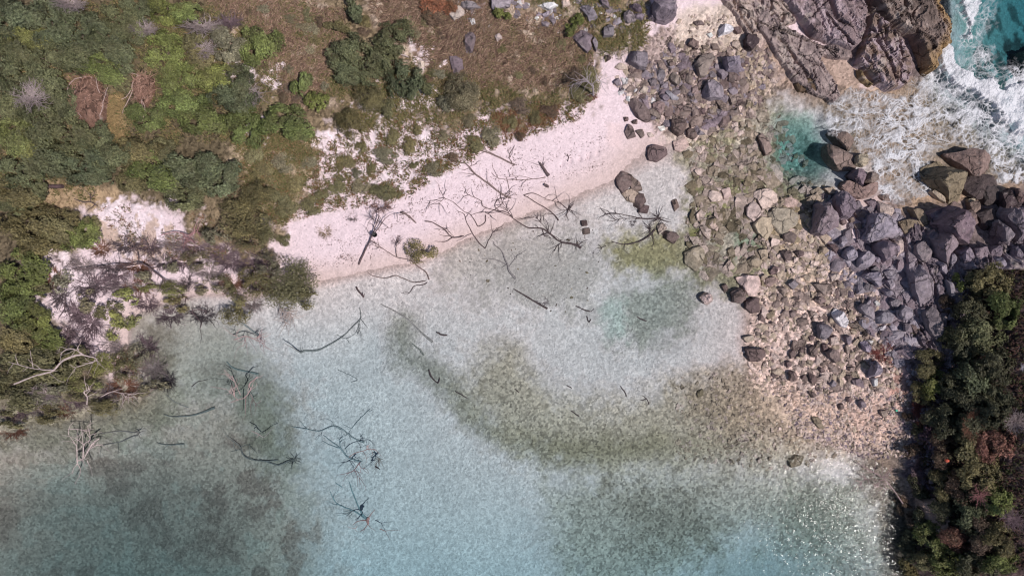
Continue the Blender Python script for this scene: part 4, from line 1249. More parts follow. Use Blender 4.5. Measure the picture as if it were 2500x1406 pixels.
ledge('rock_ledge', [(1845,75),(1880,50),(1930,65),(1985,100),(2040,110),(2078,128),(2082,150),(2040,146),(2010,140),(2030,175),(2070,235),(2040,250),(1990,228),(1940,195),(1895,140)], .55, lin(174, 155, 152), lin(138, 121, 120), 50,
      'low brown ledge of thin slanting beds left of the foam', [([(1895,95),(1930,130),(1970,180),(1995,215)], 4), ([(1880,70),(1960,100),(2040,125)], 3)], seed=4, res=.08)
ledge('rock_ledge', [(1720,-40),(1890,-40),(1960,55),(1900,60),(1850,78),(1832,92),(1812,60),(1790,35),(1770,15)], .5, lin(160, 142, 142), lin(190, 170, 162), 48,
      'low purplish ledge at the top edge, right of the tan flat', [([(1800,10),(1812,45),(1840,75)], 5), ([(1780,-10),(1800,20)], 3)], seed=5)
ledge('rock_ledge', [(2090,162),(2104,172),(2125,190),(2143,206),(2128,214),(2104,202),(2096,185)], .6, lin(150, 128, 98), lin(120, 100, 76), 50,
      'small tan ledge tucked below the tapering violet ledge', seed=6, edge=5)
ledge('rock_ledge', [(1938,205),(1975,190),(2010,215),(1990,232),(1950,225)], .35, lin(128, 104, 88), lin(104, 86, 70), 50,
      'small low brown ledge at the edge of the stony shallows', seed=7, edge=6)
ledge('rock_ledge', [(2225,575),(2262,520),(2300,500),(2335,620),(2345,700),(2338,780),(2325,860),(2295,885),(2245,835),(2238,760),(2232,680)], .5, lin(158, 144, 152), lin(118, 104, 112), 82,
      'broken violet-grey ledge under the right cliff, between slabs and bushes', [([(2280,560),(2300,640),(2305,720),(2310,800)], 5), ([(2260,600),(2280,700),(2290,780)], 4)], grp='rock ledges under the right cliff', rough=.7, seed=8)
ledge('rock_ledge', [(2330,605),(2420,598),(2450,560),(2500,470),(2600,480),(2600,650),(2500,662),(2420,665),(2335,660)], .8, lin(158, 144, 152), lin(112, 98, 106), 75,
      'fractured grey ledge above the cliff bushes at the right edge', [([(2430,560),(2435,640)], 5), ([(2470,520),(2480,640)], 6), ([(2390,600),(2395,650)], 4)], grp='rock ledges under the right cliff', rough=.9, seed=9)
ledge('rock_ledge', [(2265,1228),(2300,1222),(2318,1260),(2306,1330),(2290,1362),(2268,1310)], .9, lin(176, 150, 140), lin(126, 100, 96), 75,
      'pale pinkish rock face between bushes on the lower right cliff', grp='rock ledges under the right cliff', rough=.6, seed=10)
ledge('rock_ledge', [(2470,130),(2560,110),(2560,200),(2500,205),(2475,175)], 1.5, lin(150, 124, 112), lin(110, 96, 90), 60,
      'dark submerged reef in the turquoise sea at the right edge', seed=11)

# ------------------------------------------------------------------ loose stones
def stone_proto(seed):
    rg = np.random.default_rng(seed)
    n = 7
    a = np.sort(rg.uniform(0, 2 * math.pi, n) * .35 + np.arange(n) * 2 * math.pi / n)
    r = rg.uniform(.75, 1.1, n)
    base = np.stack([np.cos(a) * r, np.sin(a) * r], 1)
    V = [np.column_stack([base, np.full(n, -.35)]), np.column_stack([base * .96, rg.uniform(.15, .4, n)]), np.column_stack([base * rg.uniform(.45, .7, (n, 1)), rg.uniform(.5, .75, n)])]
    V = np.concatenate(V + [np.array([[0.05, 0, .72]])])
    F = []
    for r_ in range(2):
        for i in range(n):
            j = (i + 1) % n
            F += [(r_ * n + i, r_ * n + j, r_ * n + n + j), (r_ * n + i, r_ * n + n + j, r_ * n + n + i)]
    for i in range(n): F.append((2 * n + i, 2 * n + (i + 1) % n, 3 * n))
    return V, np.array(F)


SP = [stone_proto(s) for s in range(10)]
SPM = [np_mesh('stone', v, f, False) for v, f in SP]
for me_ in SPM: me_.materials.append(MAT['rock'])


def in_poly_points(poly, n, rg):
    P = np.asarray(poly, float)
    out = []
    got = 0
    while got < n:
        q = np.column_stack([rg.uniform(P[:, 0].min(), P[:, 0].max(), n), rg.uniform(P[:, 1].min(), P[:, 1].max(), n)])
        q = q[sdist(P, q[:, 0], q[:, 1]) > 0]
        out.append(q); got += len(q)
    return np.concatenate(out)[:n]


def stones(zone, poly, n, smin, smax, cols, singles, label, gname, seed, flat=.7, pw=2.2):
    rg = np.random.default_rng(seed)
    q = in_poly_points(poly, n, rg)
    cl_ = fbm(q[:, 0] * .02, q[:, 1] * .02, 3, seed) + rg.uniform(-.25, .25, n)
    q = q[cl_ > .42]
    n = len(q)
    s = smin + (smax - smin) * rg.random(n) ** pw
    s = np.sort(s)[::-1]
    z = zt_arr(q[:, 0], q[:, 1])
    k = S * (H - z) / H
    x = (q[:, 0] - CX) * k; y = -(q[:, 1] - CY) * k
    ci = rg.integers(0, len(cols), n)
    Cs = np.array([ROCKC[c] for c in cols])[ci] * rg.uniform(.75, 1.25, (n, 1))
    rot = rg.uniform(0, 6.28, n); sx = rg.uniform(.8, 1.7, n); tx = rg.normal(size=n) * .22; ty = rg.normal(size=n) * .22; sz = rg.uniform(.5, 1.1, n) * flat
    Vs, Fs, Cc = [], [], []
    off = 0
    for i in range(n):
        if i < singles:
            o = add('stone', SPM[i % 10], None, None, (x[i], y[i], z[i] - .02))
            o.scale = (s[i] * sx[i], s[i], s[i] * sz[i]); o.rotation_euler = (tx[i], ty[i], rot[i])
            o.color = tuple(np.clip(Cs[i], 0, .85)) + (1,)
            later(o, 'stone', ('small ' if s[i] < smax * .85 else 'middling ') + CW[cols[ci[i]]], float(q[i, 0]), float(q[i, 1]), gname)
            continue
        v0, f0 = SP[i % 10]
        c_, s_ = math.cos(rot[i]), math.sin(rot[i])
        v = v0 * np.array([s[i] * sx[i], s[i], s[i] * sz[i]])
        v = np.stack([v[:, 0], v[:, 1], v[:, 2] + v[:, 1] * tx[i] - v[:, 0] * ty[i]], 1)
        Vs.append(np.stack([v[:, 0] * c_ - v[:, 1] * s_ + x[i], v[:, 0] * s_ + v[:, 1] * c_ + y[i], v[:, 2] + z[i] - .01], 1))
        Fs.append(f0 + off); off += len(v0)
        Cc.append(np.repeat(Cs[i][None], len(v0), 0))
    return Vs, Fs, Cc, off


acc = []
acc.append(stones('gb2', [(1985,470),(2060,480),(2140,500),(2230,560),(2245,700),(2260,860),(2200,890),(2120,800),(2060,690),(2010,600)], 520, .24, .66, 'glvlgv', 60,
                  '', 'stones between the grey boulders', 26, flat=.8, pw=1.2))
acc.append(stones('t2', [(1545,170),(1640,130),(1700,150),(1800,170),(1830,240),(1780,300),(1700,330),(1620,300),(1570,260)], 420, .20, .52, 'bgbdvg', 40,
                  '', 'loose stones of the upper pile', 27, flat=.8, pw=1.2))
acc.append(stones('r2', [(1860,760),(1960,690),(2080,700),(2150,800),(2170,930),(2060,960),(1920,950),(1850,880)], 260, .18, .44, 'bdbptb', 10,
                  '', 'loose stones of the stony bank', 28, flat=.8, pw=1.2))
acc.append(stones('sh2', [(1680,420),(1800,370),(1900,430),(2000,470),(2020,560),(1960,640),(1850,690),(1740,660),(1690,560)], 110, .35, .75, 'tptop', 24,
                  '', 'flat stones of the shallows', 30, flat=.3, pw=1.2))
acc.append(stones('cf', [(2225,560),(2330,500),(2350,700),(2330,860),(2270,900),(2235,800)], 160, .25, .6, 'gvgd', 10,
                  '', 'stones under the right cliff', 29, flat=.9, pw=1.2))
acc.append(stones('t', [(1535,140),(1620,90),(1700,120),(1880,120),(1900,220),(1850,270),(1720,330),(1610,300),(1560,280),(1530,200)], 2600, .10, .34, 'bgpbtbd', 0,
                  'small loose stone among the boulders of the upper pile', 'loose stones of the upper pile', 1))
acc.append(stones('ts', [(1500,170),(1560,160),(1640,220),(1640,280),(1560,260),(1510,240)], 260, .12, .3, 'ppgw', 8,
                  'pale stone half sunk in sand left of the upper pile', 'pale stones on the sand', 2))
acc.append(stones('tg', [(1080,0),(1500,0),(1560,80),(1400,90),(1250,60),(1100,90)], 420, .10, .34, 'gglpw', 10,
                  'pale stone lying in dry grass along the top edge', 'stones in the dry grass', 3))
acc.append(stones('tf', [(1600,40),(1850,30),(1860,110),(1700,130),(1600,110)], 350, .06, .2, 'pptb', 0, '', '', 4))
acc.append(stones('r', [(1840,740),(1960,650),(2080,650),(2170,760),(2200,900),(2200,960),(2050,960),(1900,950),(1830,900)], 3000, .08, .3, 'ppttpbb', 0,
                  'small stone scattered on the stony bank', 'loose stones of the stony bank', 5))
acc.append(stones('gb', [(2020,640),(2120,600),(2230,720),(2240,850),(2190,900),(2100,760)], 1100, .09, .32, 'lggvlp', 0,
                  'small grey stone wedged between the grey boulders', 'stones between the grey boulders', 6))
acc.append(stones('k', [(1880,950),(2060,920),(2220,960),(2240,1110),(2120,1120),(1950,1060)], 6500, .05, .16, 'ppbtpv', 0, '', '', 7, pw=1.6))
acc.append(stones('sh', [(1650,340),(1740,310),(1840,240),(1900,280),(2010,450),(2050,560),(1970,690),(1850,720),(1720,680),(1670,600),(1690,450)], 1500, .14, .5, 'ttopp', 24,
                  'flat tan stone lying under the green shallows', 'flat stones of the shallows', 8, flat=.45))
acc.append(stones('ug', [(1650,920),(1850,900),(1950,1040),(2060,1110),(1900,1150),(1650,1120)], 1100, .06, .22, 'ttptp', 0, '', '', 9, flat=.5))
acc.append(stones('cl', [(2215,780),(2330,650),(2350,800),(2320,950),(2280,1180),(2220,1180),(2215,960)], 1300, .08, .26, 'vgvdl', 0, '', '', 10))
acc.append(stones('mid', [(1860,590),(1990,590),(2060,640),(1960,760),(1860,720)], 900, .1, .34, 'tpbt', 14,
                  'tan stone on the wet flat above the stony bank', 'stones of the wet flat', 11, flat=.5))
acc.append(stones('be', [(1090,620),(1350,540),(1480,620),(1420,780),(1180,720)], 70, .06, .14, 'tob', 0, '', '', 12, flat=.6))
off = 0; VV, FF, CC = [], [], []
for Vs, Fs, Cc, o_ in acc:
    VV += Vs; CC += Cc
    FF += [f + off for f in Fs]; off += o_
me = np_mesh('rubble', np.concatenate(VV), np.concatenate(FF), False)
attr_col(me, np.clip(np.concatenate(CC), 0, .85))
tag(add('rubble', me, MAT['bedrock']), 'small loose rubble and gravel around the boulders', 'rubble', kind='stuff')
# ------------------------------------------------------------------ shrubs and trees: crown of leaves over a branching stem
def leaf_quads(P, Nn, size, rg, aspect=.5):
    n = len(P)
    Nn = Nn / np.linalg.norm(Nn, axis=1, keepdims=True)
    r = rg.normal(size=(n, 3))
    t = np.cross(Nn, r); t /= np.linalg.norm(t, axis=1, keepdims=True) + 1e-9
    b = np.cross(Nn, t)
    s = size * rg.uniform(.65, 1.35, (n, 1))
    fold = Nn * s * .12
    V = np.stack([P - t * s * .5, P + b * s * aspect * .5 + fold, P + t * s * .5, P - b * s * aspect * .5 + fold], 1)
    F = np.arange(n * 4).reshape(n, 4)
    return V.reshape(-1, 3), F


def crown_proto(seed, R, leaf, n, nl, flat=.75, spread=.72, hole=.0):
    """unit crown (radius about 1, height about 1 * flat); leaf and R in metres"""
    rg = np.random.default_rng(seed)
    a = rg.uniform(0, 6.28, nl); d = np.sqrt(rg.random(nl)) * spread
    L = np.stack([np.cos(a) * d, np.sin(a) * d, rg.uniform(.30, .75, nl) * (1 - d * .5)], 1)
    lr = rg.uniform(.13, .40, nl)
    w = lr ** 2; w /= w.sum()
    li = rg.choice(nl, n, p=w)
    dv = rg.normal(size=(n, 3)); dv /= np.linalg.norm(dv, axis=1, keepdims=True)
    dv[:, 2] = np.where(dv[:, 2] < -.25, -dv[:, 2], dv[:, 2])
    rad = lr[li] * (.55 + .5 * rg.random(n) ** .6)
    wob = 1 + (vn3(dv * 2.5 + seed + li[:, None] * 3.1) - .5) * .5
    P = L[li] + dv * (rad * wob)[:, None]
    if hole:
        keep = vn3(P * 3.2 + seed) > hole
        P, dv, li = P[keep], dv[keep], li[keep]
    P[:, 2] = np.maximum(P[:, 2], .02) * flat / .75
    out = P - np.array([0, 0, .25]); out /= np.linalg.norm(out, axis=1, keepdims=True) + 1e-6
    Nn = dv * .55 + out * .45 + np.array([0, 0, .35]) + rg.normal(size=P.shape) * .38
    V, F = leaf_quads(P, Nn, leaf / R, rg)
    var = rg.uniform(.72, 1.3, nl)[li] * rg.uniform(.5, 1.55, len(P)) * (.75 + .6 * vn3(P * 4 + seed + 50))
    me = np_mesh('crown', V, F, False)
    attr_f(me, np.repeat(var, 4), 'var')
    me.materials.append(MAT['leaf'])
    return me


def tube(path, rad, sides=5):
    P = np.asarray(path, float); n = len(P)
    T = np.gradient(P, axis=0); T /= np.linalg.norm(T, axis=1, keepdims=True) + 1e-9
    up = np.where(np.abs(T[:, 2:3]) > .9, np.array([[1., 0, 0]]), np.array([[0., 0, 1]]))
    A = np.cross(T, up); A /= np.linalg.norm(A, axis=1, keepdims=True) + 1e-9
    B = np.cross(T, A)
    ang = np.arange(sides) * 2 * math.pi / sides
    r = np.asarray(rad, float)[:, None, None]
    V = P[:, None] + r * (np.cos(ang)[None, :, None] * A[:, None] + np.sin(ang)[None, :, None] * B[:, None])
    F = []
    for i in range(n - 1):
        for k in range(sides):
            j = (k + 1) % sides
            F.append((i * sides + k, i * sides + j, (i + 1) * sides + j, (i + 1) * sides + k))
    return V.reshape(-1, 3), np.array(F)


def join(parts):
    V, F, o_ = [], [], 0
    for v, f in parts:
        V.append(v); F.append(f + o_); o_ += len(v)
    return np.concatenate(V), np.concatenate(F)


def stem_proto(seed, R):
    rg = np.random.default_rng(seed)
    parts = []
    r0 = .06 / R
    parts.append(tube([(0, 0, -.1), (.02, .01, .12), (.05, .0, .3)], [r0 * 1.3, r0, r0 * .8], 6))
    for k in range(7):
        a = k * .9 + rg.uniform(-.3, .3); d = rg.uniform(.4, .75)
        parts.append(tube([(.03, 0, .15), (math.cos(a) * d * .5, math.sin(a) * d * .5, rg.uniform(.2, .4)), (math.cos(a) * d, math.sin(a) * d, rg.uniform(.35, .65))], [r0 * .6, r0 * .45, r0 * .15], 4))
    v, f = join(parts)
    me = np_mesh('trunk', v, f, False)
    me.materials.append(MAT['wood'])
    return me


def twig_fan(seed, n=110, up=.5, rs=.017, spread=1.0):
    """bare dead brush, unit radius"""
    rg = np.random.default_rng(seed)
    parts = []
    for k in range(n):
        a = rg.uniform(0, 6.28); d0 = rg.uniform(0, .35)
        p = np.array([math.cos(a) * d0, math.sin(a) * d0, .02])
        h_ = a + rg.normal() * .7
        path = [p]
        L = rg.uniform(.35, .95) * spread
        for s_ in range(4):
            h_ += rg.normal() * .4
            p = p + np.array([math.cos(h_) * L / 4, math.sin(h_) * L / 4, up * L / 4 * rg.uniform(-.1, 1.6)])
            path.append(p)
        r = rs * rg.uniform(.6, 1.8)
        parts.append(tube(path, np.linspace(r, r * .3, 5), 3))
        for b_ in range(2):
            q = path[rg.integers(1, 4)]; ha = h_ + rg.choice([-1, 1]) * rg.uniform(.5, 1.1); l2 = L * rg.uniform(.2, .4)
            parts.append(tube([q, q + np.array([math.cos(ha) * l2 * .5, math.sin(ha) * l2 * .5, .04]), q + np.array([math.cos(ha) * l2, math.sin(ha) * l2, .1 * up])], [r * .6, r * .4, r * .2], 3))
    v, f = join(parts)
    me = np_mesh('twigs', v, f, False)
    me.materials.append(MAT['wood'])
    return me


CP = {}
for ci, (key, R, leaf, n, nl) in enumerate([('s', .9, .15, 1300, 9), ('m', 1.8, .17, 4200, 22), ('l', 3.0, .19, 9500, 46)]):
    CP[key] = [crown_proto(200 + ci * 10 + i, R, leaf, int(n * 1.3), nl, hole=.36) for i in range(4)]
    CP[key + 'x'] = [crown_proto(260 + ci * 10 + i, R, leaf * .8, int(n * .75), nl, hole=.42) for i in range(4)]     # open, thinner crowns
CP['sf'] = [crown_proto(300 + i, .75, .10, 1500, 14, spread=.7) for i in range(3)]
CP['mf'] = [crown_proto(310 + i, 1.5, .12, 4200, 30, spread=.7) for i in range(3)]
ST = {'s': [stem_proto(i, .75) for i in range(2)], 'm': [stem_proto(5 + i, 1.5) for i in range(2)], 'l': [stem_proto(9 + i, 2.5) for i in range(2)]}
TW = [twig_fan(400 + i) for i in range(4)]
TWF = [twig_fan(410 + i, 46, .3, .014) for i in range(3)]

LEAFC = {'D': lin(96, 100, 75), 'B': lin(110, 117, 70), 'Y': lin(128, 130, 82), 'O': lin(116, 110, 80), 'G': lin(126, 120, 100), 'R': lin(122, 88, 80), 'U': lin(168, 110, 84), 'K': lin(82, 82, 64),
         'N': lin(106, 88, 76)}
LW = {'D': 'dark green', 'B': 'bright green', 'Y': 'yellow-green', 'O': 'olive', 'G': 'grey-green', 'R': 'rust-brown', 'K': 'deep green', 'U': 'rust-red', 'N': 'brownish'}
bush_recs = []


def bush(px, py, rx, ry, c, h=None, dens='', zone='', label=None, name=None, tilt=0):
    i = len(bush_recs)
    rg = random.Random(1000 + i)
    r = (rx + ry) / 2 * S
    key = 's' if r < 1.05 else ('m' if r < 1.95 else 'l')
    z = zt(px, py)
    h = h if h is not None else min(3.2, r * 1.15 + .3)
    ztop = z + h * .6
    x, y = W(px, py, ztop)
    z = float(zt_world(x, y))
    nm = name or ('bush' if r > 1.0 else 'shrub')
    e = empty(nm, (x, y, z - .05))
    e.rotation_euler = (0, 0, rg.uniform(0, 6.28) if abs(rx - ry) < 8 else rg.uniform(-.25, .25) + (math.pi if rg.random() < .5 else 0))
    kx = S * (H - ztop) / H
    pk = CP.get(key + dens) or CP[key]
    cr = add('crown', pk[rg.randrange(len(pk))], None, e)
    cr.scale = (rx * kx * 1.22, ry * kx * 1.22, h)
    j = rg.uniform(.85, 1.18); j2 = rg.uniform(.95, 1.08)
    b = LEAFC[c]
    cr.color = (b[0] * j * j2, b[1] * j, b[2] * j / j2, 1)
    tr = add('trunk', ST[key][rg.randrange(2)], None, e)
    tr.scale = (rx * kx, ry * kx, h)
    tr.color = lin(120, 106, 98) + (1,)
    bush_recs.append([e, px, py, c, label, zone, nm])
    return e


def bushes(zone, L, dens='', **kw):
    for t in L:
        px, py, rx, ry, c = t[:5]
        lab = t[5] if len(t) > 5 else None
        bush(px, py, rx, ry, c, dens=dens, zone=zone, label=lab, **kw)


bushes('upper left canopy', [
 (30,30,62,52,'D'),(110,45,58,50,'D'),(185,75,60,50,'D'),(262,100,58,50,'D'),(285,40,45,38,'D'),(25,110,50,46,'D'),(70,95,44,32,'Y','pale yellow-green bush in the dark canopy at the upper left'),
 (105,140,52,42,'D'),(180,140,56,44,'D'),(310,75,36,40,'D'),(300,150,34,32,'D'),(330,12,40,30,'D')])
bushes('left canopy', [
 (30,190,56,50,'D'),(110,205,54,48,'D'),(150,255,36,44,'D'),(20,260,44,44,'D'),(95,300,54,48,'D'),(28,330,50,54,'Y'),(75,350,46,42,'Y'),(160,330,56,46,'D'),
 (220,340,44,38,'D'),(40,405,54,46,'D'),(120,395,60,48,'D'),(195,400,52,44,'D'),(30,470,58,40,'O'),(90,445,34,30,'D')])
bushes('bright thicket', [
 (250,165,54,38,'B','bright green bush above the brown uprooted mat'),(390,20,46,38,'B'),(450,30,48,34,'B'),(395,125,46,52,'B','tall bright green bush right of the dark canopy'),(545,105,44,42,'G'),
 (630,100,46,54,'B','yellowish green bush right of the dead grey twigs'),(440,190,52,40,'B'),(520,190,58,42,'B'),(590,200,46,40,'D'),(345,285,46,36,'B'),(440,245,54,38,'B'),(500,285,64,44,'B'),(560,240,50,40,'D'),(595,305,44,42,'B'),
 (385,60,30,22,'O'),(340,215,18,16,'O'),(470,95,32,28,'O'),(300,200,28,24,'O'),(480,145,40,26,'O')])
bushes('middle canopy', [
 (270,375,52,42,'D'),(330,365,52,40,'O'),(375,415,58,50,'B'),(455,420,66,52,'D'),(520,425,52,56,'D','biggest dark bush above the grey-olive trees by the inlet'),(430,475,58,40,'D'),(395,365,40,30,'O'),(320,440,36,34,'O'),(240,430,40,30,'D')])
bushes('grass and scrub', [
 (835,120,44,40,'D'),(885,150,56,46,'D','largest dark green bush standing in the brown grass'),(850,180,42,34,'D'),(960,85,46,36,'D','dark bush up right of the largest dark one'),(985,190,44,42,'D'),(945,140,34,30,'D'),(1035,205,22,24,'D'),
 (700,295,64,48,'B','bright green bush by the white sand patch'),(730,205,24,40,'B'),(770,240,30,24,'B'),(860,15,32,28,'D'),(1228,32,22,20,'B','small bright green bush in brown grass at the top'),
 (1405,58,20,26,'B','small green shrub above the split grey boulder'),(815,60,30,20,'O')])
bushes('grass and scrub', [(900,235,38,32,'O'),(855,300,38,34,'O'),(1128,222,44,42,'G','round grey-green bush above the white sand'),(1090,250,22,20,'G'),(940,265,26,22,'O')], dens='f')
bushes('dune edge', [
 (955,330,22,20,'O'),(1140,295,18,20,'G'),(1155,350,26,22,'O'),(995,350,24,20,'O'),(840,402,24,26,'O'),(940,378,34,20,'G'),(1060,412,26,18,'G'),(1010,402,10,12,'O'),(1200,325,28,28,'G'),
 (1245,300,22,18,'O'),(930,462,34,22,'O'),(965,470,16,14,'O'),(880,452,26,20,'G'),(820,450,28,24,'O'),(785,470,16,18,'O'),(760,500,30,24,'O'),(700,500,30,28,'O'),(690,582,20,16,'O'),
 (715,440,28,26,'O'),(675,470,28,30,'O'),(640,420,34,30,'O'),(690,395,30,26,'G'),(620,370,30,24,'O'),(750,400,24,20,'G'),(1100,385,18,14,'N'),(880,360,18,15,'O'),(1015,315,16,14,'O'),(1080,330,17,13,'G'),
 (870,420,14,12,'G'),(905,415,16,12,'O'),(1270,330,14,12,'N'),(1310,285,22,16,'O'),(1275,255,30,22,'N'),(1340,265,28,18,'N')], dens='f', h=.5)
bushes('dune edge', [(1425,205,38,46,'O','tall olive tuft with a rusty fringe at the corner of the sand'),(1400,190,28,26,'N'),(1430,232,30,18,'R')], dens='f', h=.7)
_rg = random.Random(77)
bushes('grass and scrub', [(560 + _rg.random() * 240, 10 + _rg.random() * 70, _rg.uniform(12, 24), _rg.uniform(11, 20), _rg.choice('OGN')) for _ in range(9)] +
       [(690 + _rg.random() * 110, 90 + _rg.random() * 150, _rg.uniform(12, 24), _rg.uniform(11, 20), _rg.choice('OGN')) for _ in range(8)] +
       [(1010 + _rg.random() * 420, 60 + _rg.random() * 140, _rg.uniform(10, 20), _rg.uniform(9, 16), _rg.choice('OGON')) for _ in range(14)] +
       [(880 + _rg.random() * 200, 20 + _rg.random() * 60, _rg.uniform(10, 20), _rg.uniform(9, 16), _rg.choice('OGN')) for _ in range(8)], dens='f', h=.4)
bushes('lone bushes on the beach', [(1030,612,42,30,'O','lone olive bush on the beach casting a violet shadow')], dens='x', h=1.0)
bushes('inlet shore trees', [
 (60,545,66,46,'O'),(135,560,54,44,'O'),(190,580,42,40,'B'),(25,505,38,34,'D'),(90,600,60,34,'O'),(170,530,28,20,'O'),(220,545,20,18,'O'),
 (40,665,60,52,'B'),(30,745,54,48,'B'),(70,790,44,38,'B'),(102,830,38,32,'B'),(30,830,50,44,'O'),(50,895,60,46,'O'),(30,960,56,44,'O'),(110,900,50,40,'O'),(170,880,38,32,'O'),(85,705,26,30,'O'),(110,955,46,30,'G')])
bushes('inlet shore trees', [
 (575,525,66,58,'O','large grey-olive tree crown above the inlet'),(620,470,40,40,'O'),(600,585,52,38,'O'),(645,560,30,40,'O'),(690,690,80,62,'O','olive tree overhanging the water at the end of the beach'),(620,700,52,42,'O'),
 (570,755,40,36,'O'),(740,725,30,28,'O'),(520,570,34,28,'G'),(650,640,44,34,'G')], dens='x', h=2.2)
bushes('inlet shore trees', [(392,706,54,20,'Y'),(305,728,44,24,'Y'),(320,780,18,24,'Y'),(275,795,36,32,'Y'),(245,890,46,30,'Y'),(160,935,44,30,'Y'),(215,945,30,20,'Y')], dens='x', h=1.0)
bushes('right cliff', [
 (2350,688,24,18,'B','small bright green bush at the top left of the cliff scrub'),(2392,690,30,26,'O'),(2455,695,48,44,'O'),(2488,760,36,50,'B'),(2400,760,44,46,'K'),(2445,830,56,54,'D'),(2485,910,44,54,'K'),(2385,850,40,44,'K'),
 (2280,890,34,38,'O','olive bush at the inner corner of the cliff'),(2300,945,32,38,'B','bright green bush at the foot of the cliff'),(2415,930,56,56,'D'),(2350,950,40,50,'K'),(2360,1040,46,54,'K'),(2430,1020,58,58,'K'),(2490,1010,42,52,'K'),(2490,1100,42,50,'R'),
 (2410,1110,54,54,'O'),(2335,1110,42,40,'N'),(2455,1180,54,52,'O'),(2488,1250,40,48,'B'),(2400,1200,44,42,'N'),(2340,1200,40,36,'O'),(2420,1270,50,44,'D'),(2350,1270,40,34,'K'),(2325,1340,44,42,'B'),(2385,1340,44,40,'R'),
 (2450,1330,46,42,'N'),(2300,1392,46,34,'O'),(2370,1400,48,34,'B'),(2440,1400,50,38,'K'),(2492,1340,40,44,'O'),(2492,1400,40,36,'B'),(2300,1020,30,34,'K'),(2310,1160,28,30,'K'),(2275,1290,24,34,'K'),(2238,1100,20,24,'N'),(2258,962,22,26,'O'),(2252,1196,22,28,'K'),(2236,1335,26,30,'K'),(2330,742,22,22,'N'),(2322,822,24,26,'O'),(2226,1020,13,16,'N'),(2300,880,18,16,'N'),(2246,1050,16,20,'K'),(2232,1268,16,22,'N'),(2226,1395,26,22,'O')])
bushes('right cliff', [(2210,1238,26,20,'N','brownish tree crown leaning over the water from the cliff')], dens='x', h=1.0)
bushes('top edge', [(1058,14,40,24,'U','rust-red bush at the top edge'),(1060,42,30,18,'N'),(1100,20,20,16,'U')], dens='f', h=.9)

ZB = {'upper left canopy': 'in the upper left canopy', 'left canopy': 'in the left canopy', 'bright thicket': 'in the bright thicket', 'middle canopy': 'in the canopy above the inlet',
      'grass and scrub': 'around the brown grass', 'dune edge': 'along the dune edge', 'inlet shore trees': 'on the inlet shore', 'right cliff': 'on the right cliff', 'top edge': 'at the top edge',
      'lone bushes on the beach': 'on the beach'}
for rec in bush_recs:
    e, px, py, c, lab, zone, nm = rec
    if lab: tag(e, lab, nm, 'bushes ' + ZB[zone])
    else: later(e, nm, LW[c], px, py, 'bushes ' + ZB[zone])
bushes('inlet shore trees', [(480,640,46,28,'G'),(540,690,42,30,'O'),(350,685,36,22,'G'),(200,735,34,28,'G'),(150,690,30,26,'G'),(262,758,34,26,'O'),(330,870,38,34,'G'),(300,905,46,36,'O'),(370,950,38,24,'G'),
 (240,995,48,22,'O'),(110,1010,56,24,'O'),(20,1028,40,20,'O'),(425,742,32,22,'O'),(485,702,28,18,'G'),(180,955,50,26,'O'),(410,650,26,20,'G')], dens='x', h=1.2)
for e, px, py, c, lab, zone, nm in bush_recs[-16:]:
    later(e, nm, 'thin ' + LW[c], px, py, 'bushes ' + ZB[zone])
flush_labels()

# ------------------------------------------------------------------ bare dead brush
def brush(px, py, rx, ry, h, col, label, pool=TW, n=0, rot=None):
    rg = random.Random(int(px * 7 + py))
    z = zt(px, py)
    x, y = W(px, py, z + h * .4)
    o = add('dead_brush', pool[rg.randrange(len(pool))], None, None, (x, y, z - .05 + n))
    k = S * (H - z) / H
    o.scale = (rx * k, ry * k, h)
    o.rotation_euler = (0, 0, rg.uniform(0, 6.28) if rot is None and abs(rx - ry) < 10 else (rot or 0))
    o.color = col + (1,)
    return tag(o, label, 'dead brush', 'bare dead brush')


